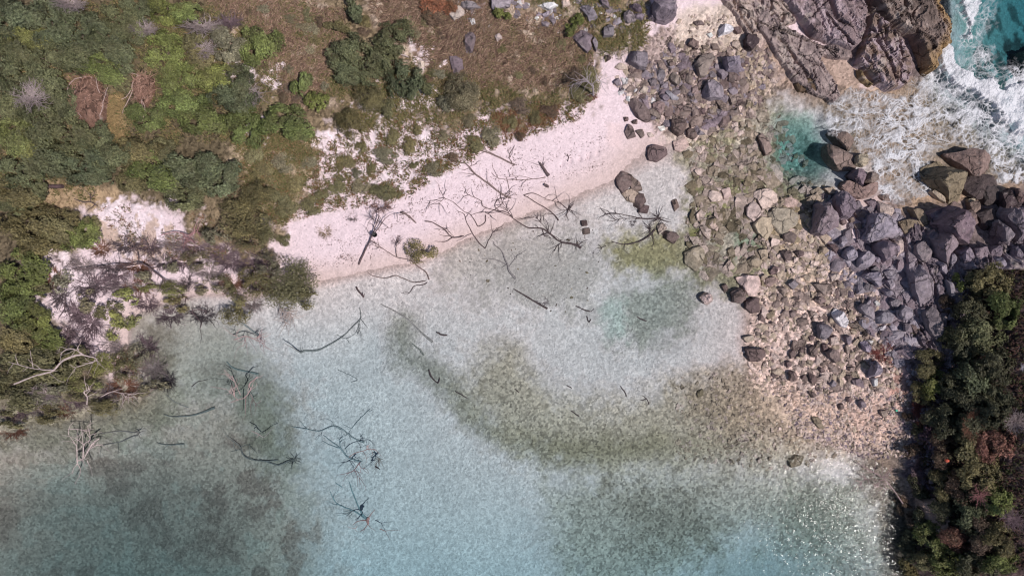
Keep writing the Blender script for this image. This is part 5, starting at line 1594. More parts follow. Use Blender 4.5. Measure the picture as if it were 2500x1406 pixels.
GT, PT, BT = lin(150, 136, 136), lin(112, 94, 100), lin(118, 84, 70)
for a in [
 (205,28,48,26,1.2,GT,'heap of grey dead twigs on the upper left canopy', TW, 1.6), (110,248,50,40,1.0,GT,'pale dead twigs in the left canopy beside the brown mat', TW, 1.5),
 (365,78,40,22,1.0,GT,'grey dead twigs above the tall bright green bush', TW, .8), (500,70,60,26,1.2,GT,'wide grey dead brush between bright bushes at the top', TW, .8), (500,125,34,40,1.0,GT,'curved grey dead brush left of the sandy patch', TW, .6),
 (625,235,34,40,1.0,GT,'fan of grey dead branches left of the white sand patch', TWF, 1.0), (560,55,44,26,1.0,PT,'purplish dead brush under the brown grass slope', TW, .4),
 (230,695,80,34,1.0,PT,'wide purple-grey dead brush on the sand of the inlet shore'), (285,670,46,26,.8,PT,'smaller purple-grey brush right of the wide one on the inlet sand'),
 (415,772,46,30,.9,PT,'dark dead brush at the waterline of the inlet'), (215,790,46,50,1.0,PT,'dark bare brush on the left bank of the inlet'), (470,600,60,30,.9,PT,'tangled bare brush above the inlet sand'),
 (545,620,56,30,.9,PT,'tangled bare brush under the grey-olive tree'), (160,630,44,22,.8,GT,'pale bare brush above the left inlet bank'), (365,900,50,38,1.0,GT,'pale pinkish bare brush over the dark inlet water'),
 (300,945,50,36,1.0,BT,'brown bare brush at the tip of the left bank'), (340,960,36,24,.8,GT,'whitish root tangle at the tip of the left bank', TWF), (200,850,40,30,.9,PT,'shaded bare brush behind the pale fallen trunk'),
 (630,640,50,40,1.0,PT,'dark bare twigs under the overhanging olive tree'), (30,1010,50,26,.9,PT,'bare dead brush at the far left water edge'), (30,1055,44,24,.5,BT,'reddish dead brush lying in the left shallows'),
 (120,960,50,26,.9,GT,'grey dead twigs above the left water edge', TW, .8), (2165,866,46,28,.8,lin(116, 66, 62),'reddish dead shrub on the stony bank by the upright slab'), (2180,830,16,26,.5,lin(116, 66, 62),'small reddish dead shrub above the bigger one'),
 (2362,1195,34,28,1.0,lin(150, 106, 106),'pinkish bare fan of twigs on the lower cliff', TWF, 1.6), (2440,1020,30,34,1.0,GT,'grey bare shrub among dark cliff bushes', TW, 1.8), (2450,890,12,10,.5,lin(196, 192, 200),'small white bare branch on dark cliff bushes', TWF, 1.9),
 (2290,1060,34,50,.9,lin(104, 82, 96),'purple bare brush on the shaded cliff edge'), (2250,1000,24,44,.7,lin(128, 78, 72),'reddish bare brush between gravel and cliff'), (2345,1030,30,40,.9,BT,'brown bare brush on the dark cliff', TW, 1.4),
 (2480,1060,30,30,.9,GT,'grey bare brush at the right edge of the cliff', TW, 1.8), (2250,1150,26,40,.7,PT,'dark bare brush at the cliff edge above the water'), (2440,1250,36,30,.9,PT,'purplish bare brush low on the right cliff', TW, 1.5),
 (1140,205,20,16,.4,GT,'bare twigs right of the round grey-green bush'), (930,500,34,24,.5,BT,'brown bare brush at the root of the leaning fallen tree'), (1030,420,26,14,.4,BT,'thin brown brush at the dune edge above the fallen logs'),
 (860,530,16,14,.4,GT,'small bare shrub on the sand left of the leaning fallen tree'), (660,520,22,26,.6,PT,'bare twigs beside the grey-olive tree crown'),
 (965,582,22,14,.25,PT,'thin twigs standing in for the shadow of the lone beach bush'), (1545,545,10,10,.3,PT,'small tangle of twigs in the shallows'), (1325,735,20,14,.25,PT,'small drowned twig tangle below the sunken tree'),  # twigs by the lone beach bush stand in for its shadow
 (790,566,24,20,.45,lin(150, 130, 110),'dry grey shrub alone on the sand right of the scrub')]:
    brush(*a)

for i_, (px, py, rx, ry) in enumerate([(140,720,40,34),(175,765,40,34),(200,650,44,26),(335,650,50,28),(395,640,40,30),(445,640,44,28),(505,662,48,30),(565,690,44,34),(490,770,44,28),(355,742,44,26),(262,838,44,38),
                          (305,885,46,36),(255,965,50,26),(180,985,46,24),(90,1002,46,24),(150,1008,40,20),(405,930,36,28),(352,850,40,34),(60,640,36,24),(125,680,36,28),(300,600,44,30),(360,600,44,28),(420,590,40,26),(240,610,36,26),(210,700,44,36),(160,820,36,32),(290,700,50,32),(340,700,46,30),(450,690,30,22),(560,640,50,30),(610,740,40,30),(640,690,44,40),(270,650,50,26)]):
    nm_, cc = [('dark grey', lin(96, 84, 88)), ('purple-grey', PT), ('pale grey', GT), ('brown', BT)][i_ % 4]
    later(brush(px, py, rx, ry, .9, cc, None), 'dead brush', nm_, px, py, 'bare dead brush')
flush_labels()

# ------------------------------------------------------------------ brown uprooted mats
def mound(px, py, rx, ry, h, seed, label):
    rg = np.random.default_rng(seed)
    z = zt(px, py); x, y = W(px, py, z + h)
    o = empty('root_mat', (x, y, z))
    parts = []; k = S
    a = np.linspace(0, 6.28, 25)[:-1]
    V = []; T = [1.05, .9, .7, .45, .2]; ZP = [-.3, .45, .75, .95, 1]
    for t, zp in zip(T, ZP):
        r = t * (1 + (vn(np.cos(a) * 2 + seed, np.sin(a) * 2, 2) - .5) * .4)
        V.append(np.stack([np.cos(a) * r * rx * k, np.sin(a) * r * ry * k, np.full(24, zp * h) + rg.normal(size=24) * .04], 1))
    V = np.concatenate(V + [np.array([[0, 0, h]])])
    F = []
    for r_ in range(4):
        i = r_ * 24 + np.arange(24); j = r_ * 24 + (np.arange(24) + 1) % 24
        F.append(np.stack([i, j, j + 24, i + 24], -1))
    i = 4 * 24 + np.arange(24); j = 4 * 24 + (np.arange(24) + 1) % 24
    me = np_mesh('soil_plate', V, [np.concatenate(F), np.stack([i, j, np.full(24, len(V) - 1)], -1)], False)
    s_ = add('soil_plate', me, MAT['rock'], o); s_.color = lin(128, 98, 86) + (1,)
    for q in range(260):
        a = rg.uniform(0, 6.28); d = math.sqrt(rg.random())
        p = np.array([math.cos(a) * d * rx * k, math.sin(a) * d * ry * k, h * (1 - .6 * d * d) + .03])
        hd = rg.uniform(0, 6.28); L = rg.uniform(.2, .6)
        path = [p]
        for s2 in range(3):
            hd += rg.normal() * .5
            p = p + np.array([math.cos(hd) * L / 3, math.sin(hd) * L / 3, rg.uniform(-.03, .05)])
            path.append(p)
        r = rg.uniform(.008, .022)
        parts.append(tube(path, np.linspace(r, r * .5, 4), 3))
    v, f = join(parts)
    t_ = add('rootlets', np_mesh('rootlets', v, f, False), MAT['wood'], o); t_['kind'] = 'stuff'; t_.color = lin(166, 132, 118) + (1,)
    parts = []
    for q in range(5):
        a = rg.uniform(.0, 6.28); p = np.array([math.cos(a) * rx * k * .9, math.sin(a) * ry * k * .9, h * .5]); hd = a + 2.2
        path = [p]
        for s2 in range(6):
            hd += rg.normal() * .35
            p = p + np.array([math.cos(hd) * .35, math.sin(hd) * .35, .05]); path.append(p)
        parts.append(tube(path, np.linspace(.04, .02, 7), 5))
    v, f = join(parts)
    t_ = add('roots', np_mesh('roots', v, f, False), MAT['wood'], o); t_.color = lin(176, 152, 146) + (1,)
    tag(o, label, 'root mat', 'brown uprooted mats')


mound(203, 240, 42, 60, .9, 3, 'large rust-brown uprooted root mat in the left canopy')
mound(340, 212, 24, 36, .7, 4, 'smaller rust-brown root mat right of the large one')

# ------------------------------------------------------------------ grass and ground cover
def blades(q, n_per, L, wd, cols, seed, lean=None, lift=.35, jitter=.12):
    """bent grass blades around tuft centres q (photo px). returns V,F,C"""
    rg = np.random.default_rng(seed)
    z = zt_arr(q[:, 0], q[:, 1]); k = S * (H - z) / H
    x = (q[:, 0] - CX) * k; y = -(q[:, 1] - CY) * k
    n = len(q) * n_per
    bx = np.repeat(x, n_per) + rg.normal(size=n) * jitter; by = np.repeat(y, n_per) + rg.normal(size=n) * jitter
    bz = zt_world(bx, by)
    if lean is None: a = rg.uniform(0, 6.28, n)
    else:
        la = lean + (fbm(bx * .35, by * .35, 2, 71) - .5) * 1.6
        a = la + rg.normal(size=n) * .8
    l = L * rg.uniform(.5, 1.3, n); w = wd * rg.uniform(.6, 1.4, n)
    dx, dy = np.cos(a), np.sin(a)
    sx, sy = -dy * w, dx * w
    up = l * lift * rg.uniform(.6, 1.4, n)
    p0 = np.stack([bx, by, bz - .03], 1); p1 = np.stack([bx + dx * l * .45, by + dy * l * .45, bz + up], 1); p2 = np.stack([bx + dx * l, by + dy * l, bz + up * .75], 1)
    sd = np.stack([sx, sy, np.zeros(n)], 1)
    V = np.stack([p0 - sd, p0 + sd, p1 + sd * .8, p1 - sd * .8, p2], 1).reshape(-1, 3)
    b = np.arange(n)[:, None] * 5
    F4 = b + np.array([[0, 1, 2, 3]]); F3 = b + np.array([[3, 2, 4]])
    ci = rg.integers(0, len(cols), n)
    tuft = np.repeat(rg.uniform(.75, 1.25, len(q)), n_per)
    C = np.array(cols)[ci] * (tuft * rg.uniform(.75, 1.25, n))[:, None]
    return V, F4, F3, np.repeat(C, 5, 0)


def stuff_mesh(name, sets, label, cat):
    V, F4, F3, C, o_ = [], [], [], [], 0
    for v, f4, f3, c_ in sets:
        V.append(v); F4.append(f4 + o_); F3.append(f3 + o_); C.append(c_); o_ += len(v)
    me = np_mesh(name, np.concatenate(V), [np.concatenate(F4), np.concatenate(F3)], False)
    attr_col(me, np.clip(np.concatenate(C), 0, .8))
    tag(add(name, me, MAT['blade']), label, cat, kind='stuff')


def scatter(poly, n, seed, thr=None, sc=.03, soft=.1):
    rg = np.random.default_rng(seed)
    q = in_poly_points(poly, n, rg)
    if thr is not None:
        nz = fbm(q[:, 0] * sc, q[:, 1] * sc, 4, seed)
        q = q[nz + rg.uniform(-soft, soft, len(q)) > thr]
    return q


GRB = [lin(146, 118, 102), lin(120, 94, 84), lin(164, 138, 120), lin(100, 80, 70), lin(128, 112, 88)]
GRO = [lin(112, 108, 72), lin(130, 120, 84), lin(92, 94, 60), lin(140, 118, 88)]
GRR = [lin(132, 88, 68), lin(116, 80, 62), lin(142, 112, 84)]
stuff_mesh('dry_grass', [
 blades(scatter([(1010,80),(1200,40),(1440,60),(1450,170),(1420,215),(1300,215),(1180,205),(1060,170)], 1900, 1, .38), 12, .5, .022, GRB, 1, 3.4, .3, .2),
 blades(scatter([(900,-20),(1250,-20),(1250,60),(1100,110),(950,100)], 800, 2, .36), 14, .6, .02, GRB, 2, 3.4, .3, .2),
 blades(scatter([(500,-20),(640,-10),(860,30),(840,100),(790,250),(720,260),(690,190),(610,70)], 1700, 3, .40), 12, .45, .022, GRB, 3, 3.9, .3, .2),
 blades(scatter([(1010,60),(1440,60),(1450,200),(1180,205),(1060,170)], 500, 21, .5), 12, .3, .02, GRO, 21, None, .5, .16),
 blades(scatter([(520,-20),(860,20),(800,250),(690,190)], 700, 22, .48), 12, .3, .02, GRO, 22, None, .5, .16),
 blades(scatter([(1240,-20),(1560,-20),(1580,110),(1470,140),(1440,60)], 420, 4, .45), 14, .5, .02, GRO, 4, None, .4, .18),
 blades(scatter([(235,245),(300,235),(310,330),(260,350)], 160, 5), 14, .5, .02, [lin(150, 126, 92), lin(132, 112, 80)], 5, 3.4, .3, .2)],
 'brown windswept dry grass on the slope above the beach', 'grass')
stuff_mesh('ground_cover', [
 blades(scatter([(560,330),(700,320),(830,330),(1000,290),(1180,295),(1330,280),(1430,250),(1420,290),(1260,340),(1130,400),(1050,440),(990,480),(900,500),(770,520),(690,560),(640,520)], 6000, 11, .52, .05, .22), 6, .22, .022, GRO + GRR[:1], 11, None, .7, .10),
 blades(scatter([(780,200),(1000,130),(1180,200),(1300,210),(1440,215),(1400,270),(1180,300),(1000,300),(850,330)], 3600, 12, .47, .05, .2), 7, .24, .022, GRO, 12, None, .7, .12),
 blades(scatter([(560,330),(780,330),(760,420),(690,560),(600,480)], 2200, 13, .45, .05, .2), 7, .24, .022, GRO, 13, None, .7, .12),
 blades(scatter([(1200,280),(1440,230),(1440,260),(1330,300),(1240,340)], 500, 14, .46), 10, .22, .02, GRR, 14, None, .7, .1),
 blades(scatter([(0,0),(620,0),(700,200),(620,340),(300,360),(240,480),(100,500),(0,500)], 2600, 15, .4), 9, .26, .024, GRO, 15, None, .7, .15),
 blades(scatter([(240,500),(440,520),(660,560),(640,640),(430,640),(300,600)], 600, 16, .52), 8, .2, .018, GRR + GRO, 16, None, .6, .1),
 blades(scatter([(2250,900),(2340,650),(2560,640),(2560,1410),(2280,1410),(2240,1200)], 2600, 17, .40), 9, .3, .026, [lin(88, 70, 60), lin(76, 82, 50), lin(104, 76, 70), lin(70, 62, 62)], 17, None, .7, .15),
 blades(scatter([(2215,690),(2235,680),(2240,740),(2215,740)], 40, 18), 10, .2, .02, [lin(104, 106, 52)], 18, None, .7, .1),
 blades(scatter([(2225,760),(2250,760),(2262,800),(2235,815)], 70, 19), 10, .22, .02, [lin(112, 108, 58)], 19, None, .7, .1)],
 'low green and brown creeping plants on the pale sand', 'ground cover')
# twig litter and leaf wrack
def litter(q, seed, L=.22, w=.018, col=(lin(96, 78, 78), lin(120, 96, 90))):
    return blades(q, 1, L, w, list(col), seed, None, .12, .02)


def along(line, n, wdt, seed):
    rg = np.random.default_rng(seed)
    P = np.asarray(line, float); t = rg.uniform(0, len(P) - 1.001, n); i = t.astype(int); f = (t - i)[:, None]
    return P[i] * (1 - f) + P[i + 1] * f + rg.normal(size=(n, 2)) * wdt


stuff_mesh('twig_litter', [
 litter(along([(760,660),(800,640),(840,630),(870,635)], 90, 7, 1), 1), litter(along([(980,510),(1050,470),(1120,455),(1160,440)], 120, 8, 2), 2),
 litter(along([(740,612),(900,577),(1050,507),(1200,442),(1350,387),(1480,332)], 330, 5, 9), 9, .2, .016), litter(along([(1100,520),(1250,470),(1400,420),(1500,400)], 120, 5, 10), 10, .2, .016),
 litter(along([(820,560),(860,600),(910,620)], 50, 14, 3), 3), litter(scatter([(700,560),(1100,430),(1400,300),(1500,280),(1480,400),(1200,530),(900,640),(760,660)], 700, 4), 4, .16, .014),
 litter(scatter([(1230,360),(1330,350),(1330,420),(1250,410)], 90, 5, .5), 5), litter(scatter([(1080,600),(1300,520),(1480,560),(1400,740),(1150,700)], 260, 6, .5), 6, .2, .014),
 litter(scatter([(300,500),(660,560),(660,640),(460,700),(240,760),(130,700)], 500, 7), 7, .28, .014, (lin(104, 84, 88), lin(86, 70, 74))),
 litter(scatter([(950,760),(1800,760),(1600,950),(1100,1050)], 130, 8), 8, .16, .012)],
 'small twigs and wrack strewn over the sand and shallows', 'twig litter')
# ------------------------------------------------------------------ driftwood, fallen trees and their roots
DK, MD, PL, PK = lin(100, 84, 86), lin(128, 110, 108), lin(186, 168, 166), lin(170, 142, 142)
DT = {'A': (600, 460, 2.929), 'B': (1200, 460, 2.929), 'C': (0, 926, 2.929), 'D': (600, 926, 2.929), 'E': (1200, 926, 2.929), 'F': (0, 460, 2.929), 'G': (1850, 926, 2.929),
      'H': (1200, 0, 2.929), 'I': (600, 0, 2.929), 'P': (0, 0, 1)}


def spline(P, n):
    P = np.asarray(P, float)
    if len(P) < 3:
        t = np.linspace(0, 1, n)[:, None]
        return P[0] * (1 - t) + P[-1] * t
    Q = np.vstack([2 * P[0] - P[1], P, 2 * P[-1] - P[-2]])
    out = []
    m_ = len(P) - 1
    for s_ in np.linspace(0, m_ - 1e-6, n):
        i = int(s_); f = s_ - i
        a, b, c_, d = Q[i], Q[i + 1], Q[i + 2], Q[i + 3]
        out.append(.5 * (2 * b + (c_ - a) * f + (2 * a - 5 * b + 4 * c_ - d) * f * f + (3 * b - a - 3 * c_ + d) * f ** 3))
    return np.array(out)


def limb_path(tile, pts, lift0, lift1, r0, rg, wob=.05):
    x0, y0, s = DT[tile]
    P = np.array([(x0 + a / s, y0 + b / s) for a, b in pts])
    n = max(8, len(P) * 4)
    P = spline(P, n)
    z = zt_arr(P[:, 0], P[:, 1])
    lf = np.linspace(lift0, lift1, n)
    zz = z + lf + r0 * .5
    k = S * (H - zz) / H
    w_ = np.cumsum(rg.normal(size=(n, 3)) * wob * .25, axis=0)
    w_ -= np.linspace(0, 1, n)[:, None] * w_[-1]
    Q = np.stack([(P[:, 0] - CX) * k, -(P[:, 1] - CY) * k, zz], 1)
    Q[:, :2] += w_[:, :2]
    return Q


wood_n = [0]


def wood(name, label, col, limbs, cat='driftwood', twigs=0, root=None, grp='fallen trees and driftwood'):
    limbs = [tuple(l[:2]) + (l[2] * .64, l[3] * .6) + tuple(l[4:]) for l in limbs]
    """limbs: (tile, points, radius0, radius1, lift0, lift1); the first is the trunk. root: (px, py, n, length)"""
    wood_n[0] += 1
    rg = np.random.default_rng(5000 + wood_n[0])
    twigs = int(twigs * 1.6) if twigs > 8 else (twigs if twigs < 3 else twigs)
    meshes = []
    allp = []
    for i, lb in enumerate(limbs):
        t, pts, r0, r1 = lb[:4]
        l0, l1 = (lb[4], lb[5]) if len(lb) > 5 else (0, .03)
        Q = limb_path(t, pts, l0, l1, r0, rg)
        rr = r1 + (r0 - r1) * np.linspace(1, 0, len(Q)) ** 1.3
        rr = rr * (1 + .55 * (np.convolve(rg.random(len(Q) + 2), [.25, .5, .25], 'valid') - .5)) * np.where(np.arange(len(Q)) == len(Q) - 1, .45, 1)
        meshes.append(('trunk' if i == 0 else 'branch', tube(Q, rr, 7 if r0 > .05 else 5)))
        allp.append((Q, rr))
    if twigs:
        parts = []
        for k in range(twigs):
            Q, rr = allp[rg.integers(0, len(allp))]
            i = rg.integers(len(Q) // 3, len(Q))
            d = Q[min(i, len(Q) - 1)] - Q[max(i - 2, 0)]
            h_ = math.atan2(d[1], d[0]) + rg.choice([-1, 1]) * rg.uniform(.4, 1.2)
            L = rg.uniform(.4, 1.3); p = Q[i].copy(); path = [p]
            for s_ in range(3):
                h_ += rg.normal() * .35
                p = p + np.array([math.cos(h_) * L / 3, math.sin(h_) * L / 3, rg.uniform(0, .08)]); path.append(p)
            parts.append(tube(path, np.linspace(.022, .008, 4), 3))
        if twigs <= 14: meshes += [('twig', q_) for q_ in parts]
        else: meshes.append(('twigs', join(parts)))
    if root:
        px, py, n, L = root[:4]
        lift = root[4] if len(root) > 4 else 0
        z = zt(px, py) + lift; x, y = W(px, py, z)
        parts = []
        for k in range(n):
            h_ = rg.uniform(0, 6.28); p = np.array([x, y, z]); path = [p]
            l = L * rg.uniform(.4, 1.1); e_ = rg.uniform(-.1, .5)
            for s_ in range(4):
                h_ += rg.normal() * .4
                p = p + np.array([math.cos(h_) * l / 4, math.sin(h_) * l / 4, e_ * l / 4]); path.append(p)
            r = rg.uniform(.015, .035)
            parts.append(tube(path, np.linspace(r, r * .25, 5), 4))
        meshes.append(('roots', join(parts)))
    base = meshes[0][1][0]
    c0 = np.array([allp[0][0][0][0], allp[0][0][0][1], float(base[:, 2].min())])
    if len(meshes) == 1:
        v, f = meshes[0][1]
        o = add(name, np_mesh(name, v - c0, f, False), MAT['wood'], None, c0); o.color = col + (1,)
    else:
        o = empty(name, c0)
        for nm, (v, f) in meshes:
            ch = add(nm, np_mesh(nm, v - c0, f, False), MAT['wood'], o); ch.color = col + (1,)
            if nm in ('twigs', 'roots'): ch['kind'] = 'stuff'
    return tag(o, label, cat, grp)


FT = 'fallen_tree'; DW = 'driftwood'
wood(FT, 'leaning dead tree on the beach with a black bucket hung on it', DK, [('A', [(805,545),(830,480),(880,380),(915,300),(945,220),(955,180)], .11, .05, 0, .5), ('A', [(900,345),(960,270),(1000,210),(1050,180),(1100,190)], .06, .02, .2, .6),
 ('A', [(945,250),(905,210),(905,150)], .05, .02, .4, .7), ('A', [(975,245),(955,170),(1000,140)], .04, .015, .4, .7)], 'dead tree', 24)
wood(DW, 'short thick log lying alone on the sand above the curved branch', MD, [('A', [(1108,170),(1160,195),(1220,250)], .14, .10)], 'log')
wood(FT, 'curved branch with forked root end on the mid beach', DK, [('A', [(1280,235),(1340,245),(1420,295),(1480,350),(1560,340)], .06, .09), ('A', [(1480,350),(1430,375),(1350,380)], .07, .03), ('A', [(1470,340),(1420,345),(1380,325)], .04, .02), ('A', [(1490,345),(1440,290)], .03, .02)], 'branch', 5)
wood(FT, 'long crooked branch in front of the lone beach bush', MD, [('A', [(1310,650),(1290,600),(1240,560),(1180,510),(1080,490),(980,430),(905,375)], .09, .04, 0, .1), ('A', [(1080,490),(1075,420),(1110,380)], .05, .03, .05, .4), ('A', [(980,432),(920,410)], .03, .02)], 'branch', 8)
wood(DW, 'thin wavy branch lying under shallow water below the beach bush', MD, [('A', [(870,600),(920,625),(1000,640),(1070,620),(1120,640),(1200,670),(1290,660)], .04, .06)], 'branch')
wood(DW, 'short zigzag branch in shallow water below the wavy one', DK, [('A', [(1110,745),(1165,745),(1200,695),(1260,690),(1300,670)], .03, .05), ('A', [(1165,745),(1130,735)], .02, .015)], 'branch')
wood(FT, 'long forked branch running down the beach to a hooked end', DK, [('A', [(1715,190),(1715,235),(1665,270),(1640,240),(1610,190),(1560,160),(1480,90),(1420,70),(1400,30)], .07, .025), ('A', [(1420,70),(1380,110)], .03, .015), ('A', [(1420,70),(1320,85)], .03, .012), ('A', [(1610,190),(1700,175),(1750,190)], .03, .015)], 'branch', 10)
wood(FT, 'thin branch dipping from beach into water in a V shape', DK, [('A', [(1712,430),(1670,390),(1620,320),(1580,240),(1560,185),(1510,160)], .07, .04), ('A', [(1712,430),(1740,360),(1780,300),(1840,270)], .05, .02)], 'branch', 5)
wood(FT, 'branching dead limb at the waterline above the V-shaped one', DK, [('A', [(1904,200),(1850,170),(1780,155),(1700,130),(1680,90),(1590,40),(1570,0)], .07, .03), ('A', [(1780,155),(1830,110),(1820,60)], .04, .02), ('A', [(1880,150),(1840,100),(1860,30)], .04, .02)], 'branch', 10)
wood(DW, 'short stump standing in shallow water off the beach', DK, [('A', [(790,705),(820,750),(845,780)], .10, .12, 0, .3), ('A', [(845,780),(850,750)], .06, .04, .2, .4)], 'stump')
wood(FT, 'long sunken tree curving from deep water towards the beach', lin(150, 148, 148), [('A', [(395,1175),(430,1165),(520,1158),(600,1120),(690,1060),(750,1000),(820,930),(815,850)], .13, .05), ('A', [(820,930),(875,1000)], .05, .03, 0, .5), ('A', [(820,930),(790,1030)], .05, .03), ('A', [(395,1175),(340,1140),(280,1110)], .08, .05, .2, 1.0), ('A', [(650,1045),(690,1062),(720,1075)], .05, .04)], 'sunken tree', 6, root=(735, 855, 6, .5))
wood(FT, 'straight sunken trunk slanting beside the dark weed band', lin(164, 156, 156), [('A', [(1340,1098),(1280,1050),(1230,1000),(1150,930),(1050,870),(965,825)], .13, .06)], 'sunken trunk')
wood(DW, 'short black log right of the straight sunken trunk', DK, [('A', [(1365,1025),(1410,1045),(1440,1048)], .09, .12)], 'log')
wood(DW, 'short log in the upper part of the weed band', lin(146, 144, 140), [('A', [(1190,1110),(1240,1150),(1275,1195)], .09, .12)], 'log')
wood(DW, 'hooked black log in the middle of the weed band', DK, [('A', [(1310,1295),(1325,1345),(1370,1390),(1385,1350)], .12, .08)], 'log')
wood(DW, 'small bent branch under pale blue water left of the weed band', lin(156, 154, 156), [('A', [(660,1295),(740,1330),(800,1360),(755,1385)], .05, .04)], 'branch')
wood(FT, 'Y-shaped sunken tree in the pebbly shallows', lin(164, 154, 156), [('B', [(175,650),(130,590),(110,540),(70,450),(20,400)], .13, .05), ('B', [(110,545),(60,525),(0,510),(-70,505)], .08, .04), ('B', [(130,560),(160,510),(190,470)], .06, .03)], 'sunken tree', 6)
wood(DW, 'long straight log under water below the Y-shaped tree', DK, [('B', [(400,858),(300,800),(220,755),(160,720)], .13, .08)], 'log')
wood(FT, 'longest dead tree at the waterline ending in a root ball', DK, [('B', [(640,430),(600,405),(500,385),(430,330),(360,290),(270,285),(200,240),(140,200),(60,170),(0,150)], .13, .04), ('B', [(60,170),(20,120),(60,70)], .05, .025), ('B', [(360,290),(380,345)], .06, .04), ('B', [(430,330),(500,380),(460,420)], .05, .02), ('B', [(140,200),(100,140)], .04, .02), ('B', [(400,300),(340,230),(290,200)], .04, .02)], 'dead tree', 24, root=(1407, 600, 10, .9))
wood(FT, 'dead branch on the wet sand with spiky root ball', DK, [('B', [(480,230),(440,185),(380,140),(300,90),(230,50)], .09, .05), ('B', [(230,50),(300,30),(380,70),(470,100)], .05, .03), ('B', [(440,185),(390,180),(370,210)], .04, .02), ('B', [(545,150),(490,105),(470,100)], .06, .04)], 'dead tree', 8, root=(1386, 511, 14, 1.3))
wood(FT, 'dead tree with black root ball left of the dark triangular rock', DK, [('B', [(1190,215),(1100,215),(1000,200),(900,180),(820,180)], .10, .03), ('B', [(1100,215),(930,215),(860,240)], .05, .02)], 'dead tree', 10, root=(1606, 532, 24, 1.0))
wood(FT, 'curved dead trunk below the black root ball', DK, [('B', [(1170,290),(1120,340),(1040,385),(950,400),(860,380)], .12, .05), ('B', [(1150,330),(1160,400)], .05, .03), ('B', [(820,410),(790,420),(765,400)], .06, .03)], 'dead tree', 6, root=(1586, 562, 18, .9))
wood(DW, 'small forked log in the pale shallows, the upper of two', DK, [('B', [(605,840),(660,870),(710,880)], .06, .09), ('B', [(710,885),(735,860)], .05, .03)], 'log')
wood(DW, 'small V-shaped log just below the forked one', DK, [('B', [(680,915),(695,955),(710,935)], .08, .06)], 'log')
wood(DW, 'short log lying in the green pool of the shallows', DK, [('B', [(1040,915),(1110,950)], .07, .10)], 'log')
wood(FT, 'upper fallen log on the dry sand with a forked tip', MD, [('P', [(1257,403),(1197,376),(1133,362),(1085,357)], .11, .04), ('P', [(1250,398),(1244,379),(1258,355)], .04, .025), ('P', [(1225,388),(1190,370),(1160,362)], .05, .02)], 'log', 8)
wood(FT, 'middle fallen log slanting down the dry sand', MD, [('P', [(1247,484),(1225,475),(1187,447),(1160,427),(1139,403),(1109,393)], .13, .06), ('P', [(1160,427),(1145,410),(1165,400)], .06, .03)], 'log', 6)
wood(DW, 'gnarled dark stump on the open sand', DK, [('P', [(1340,430),(1328,413),(1316,396)], .22, .10), ('P', [(1330,415),(1320,402)], .12, .05)], 'stump', 4)
wood(DW, 'dark chunk of wood below the gnarled stump', DK, [('P', [(1328,451),(1340,458)], .18, .14)], 'log')
wood(FT, 'thin branch lying left of the gnarled stump', MD, [('P', [(1333,433),(1302,437),(1268,440),(1220,437),(1200,423)], .05, .025), ('P', [(1238,438),(1246,478)], .04, .02), ('P', [(1300,437),(1270,430),(1230,432)], .03, .015)], 'branch', 8)
wood(DW, 'tiny curved stick on the upper sand near the footprints', DK, [('P', [(1385,376),(1389,385),(1386,395)], .06, .05)], 'stick')
wood(FT, 'pale forked dead tree standing in the dark lower left water', PL, [('C', [(535,745),(565,690),(570,640),(550,590),(585,570),(600,560),(630,510),(660,460),(710,420)], .04, .09, 1.3, 1.6), ('C', [(550,590),(545,480),(550,390)], .07, .03, 1.4, 2.0), ('C', [(590,565),(600,470),(640,430),(630,340)], .07, .03, 1.4, 2.0),
 ('C', [(625,500),(680,470),(730,465)], .08, .06, 1.4, 1.3), ('C', [(620,580),(630,600),(650,640)], .05, .03, 1.4, 1.2), ('C', [(550,600),(525,640),(520,680)], .05, .025, 1.4, 1.6), ('C', [(545,470),(490,395)], .04, .02, 1.7, 2.0), ('C', [(600,470),(560,430)], .04, .02, 1.7, 2.0)], 'dead tree', 14)
wood(DW, 'pale bare branch above the forked dead tree in the lower left', PL, [('C', [(490,355),(560,355),(650,375)], .05, .03, 1.3, 1.4), ('C', [(560,355),(640,365),(620,340)], .03, .02, 1.3, 1.6)], 'branch', 5)
wood(FT, 'sunken trunk ending in a small root star, lower left water', lin(144, 134, 132), [('C', [(990,400),(940,410),(850,450),(720,470)], .10, .06), ('C', [(980,378),(850,372),(700,392)], .08, .05)], 'sunken tree', 3, root=(338, 1058, 9, .55, .5))
wood(DW, 'dark sunken branch right of the root star', lin(140, 134, 132), [('C', [(1320,460),(1200,465),(1120,450)], .10, .06), ('C', [(1200,467),(1160,505)], .04, .02)], 'branch')
wood(DW, 'dark sunken log below the left inlet', lin(138, 136, 134), [('C', [(1540,200),(1410,250),(1280,265),(1170,250)], .15, .06)], 'log')
wood(DW, 'thin sunken branch just above the dark inlet log', lin(152, 146, 144), [('C', [(1350,200),(1260,160),(1190,110)], .05, .04)], 'branch')
wood(DW, 'thin dark branch at the mouth of the inlet', DK, [('C', [(1370,50),(1420,15),(1490,0)], .05, .03)], 'branch')
wood(FT, 'pinkish root crown rising from the inlet water', PK, [('C', [(1650,165),(1720,140),(1760,120),(1790,70),(1780,40),(1840,-20)], .04, .06, 1.3, 1.8), ('C', [(1760,120),(1755,260)], .05, .025, 1.3, 1.0), ('C', [(1720,110),(1680,20),(1660,-30)], .04, .02, 1.5, 1.8), ('C', [(1790,110),(1830,180)], .04, .02, 1.3, 1.1), ('C', [(1700,150),(1620,70)], .03, .015, 1.4, 1.6)], 'root crown', 14)
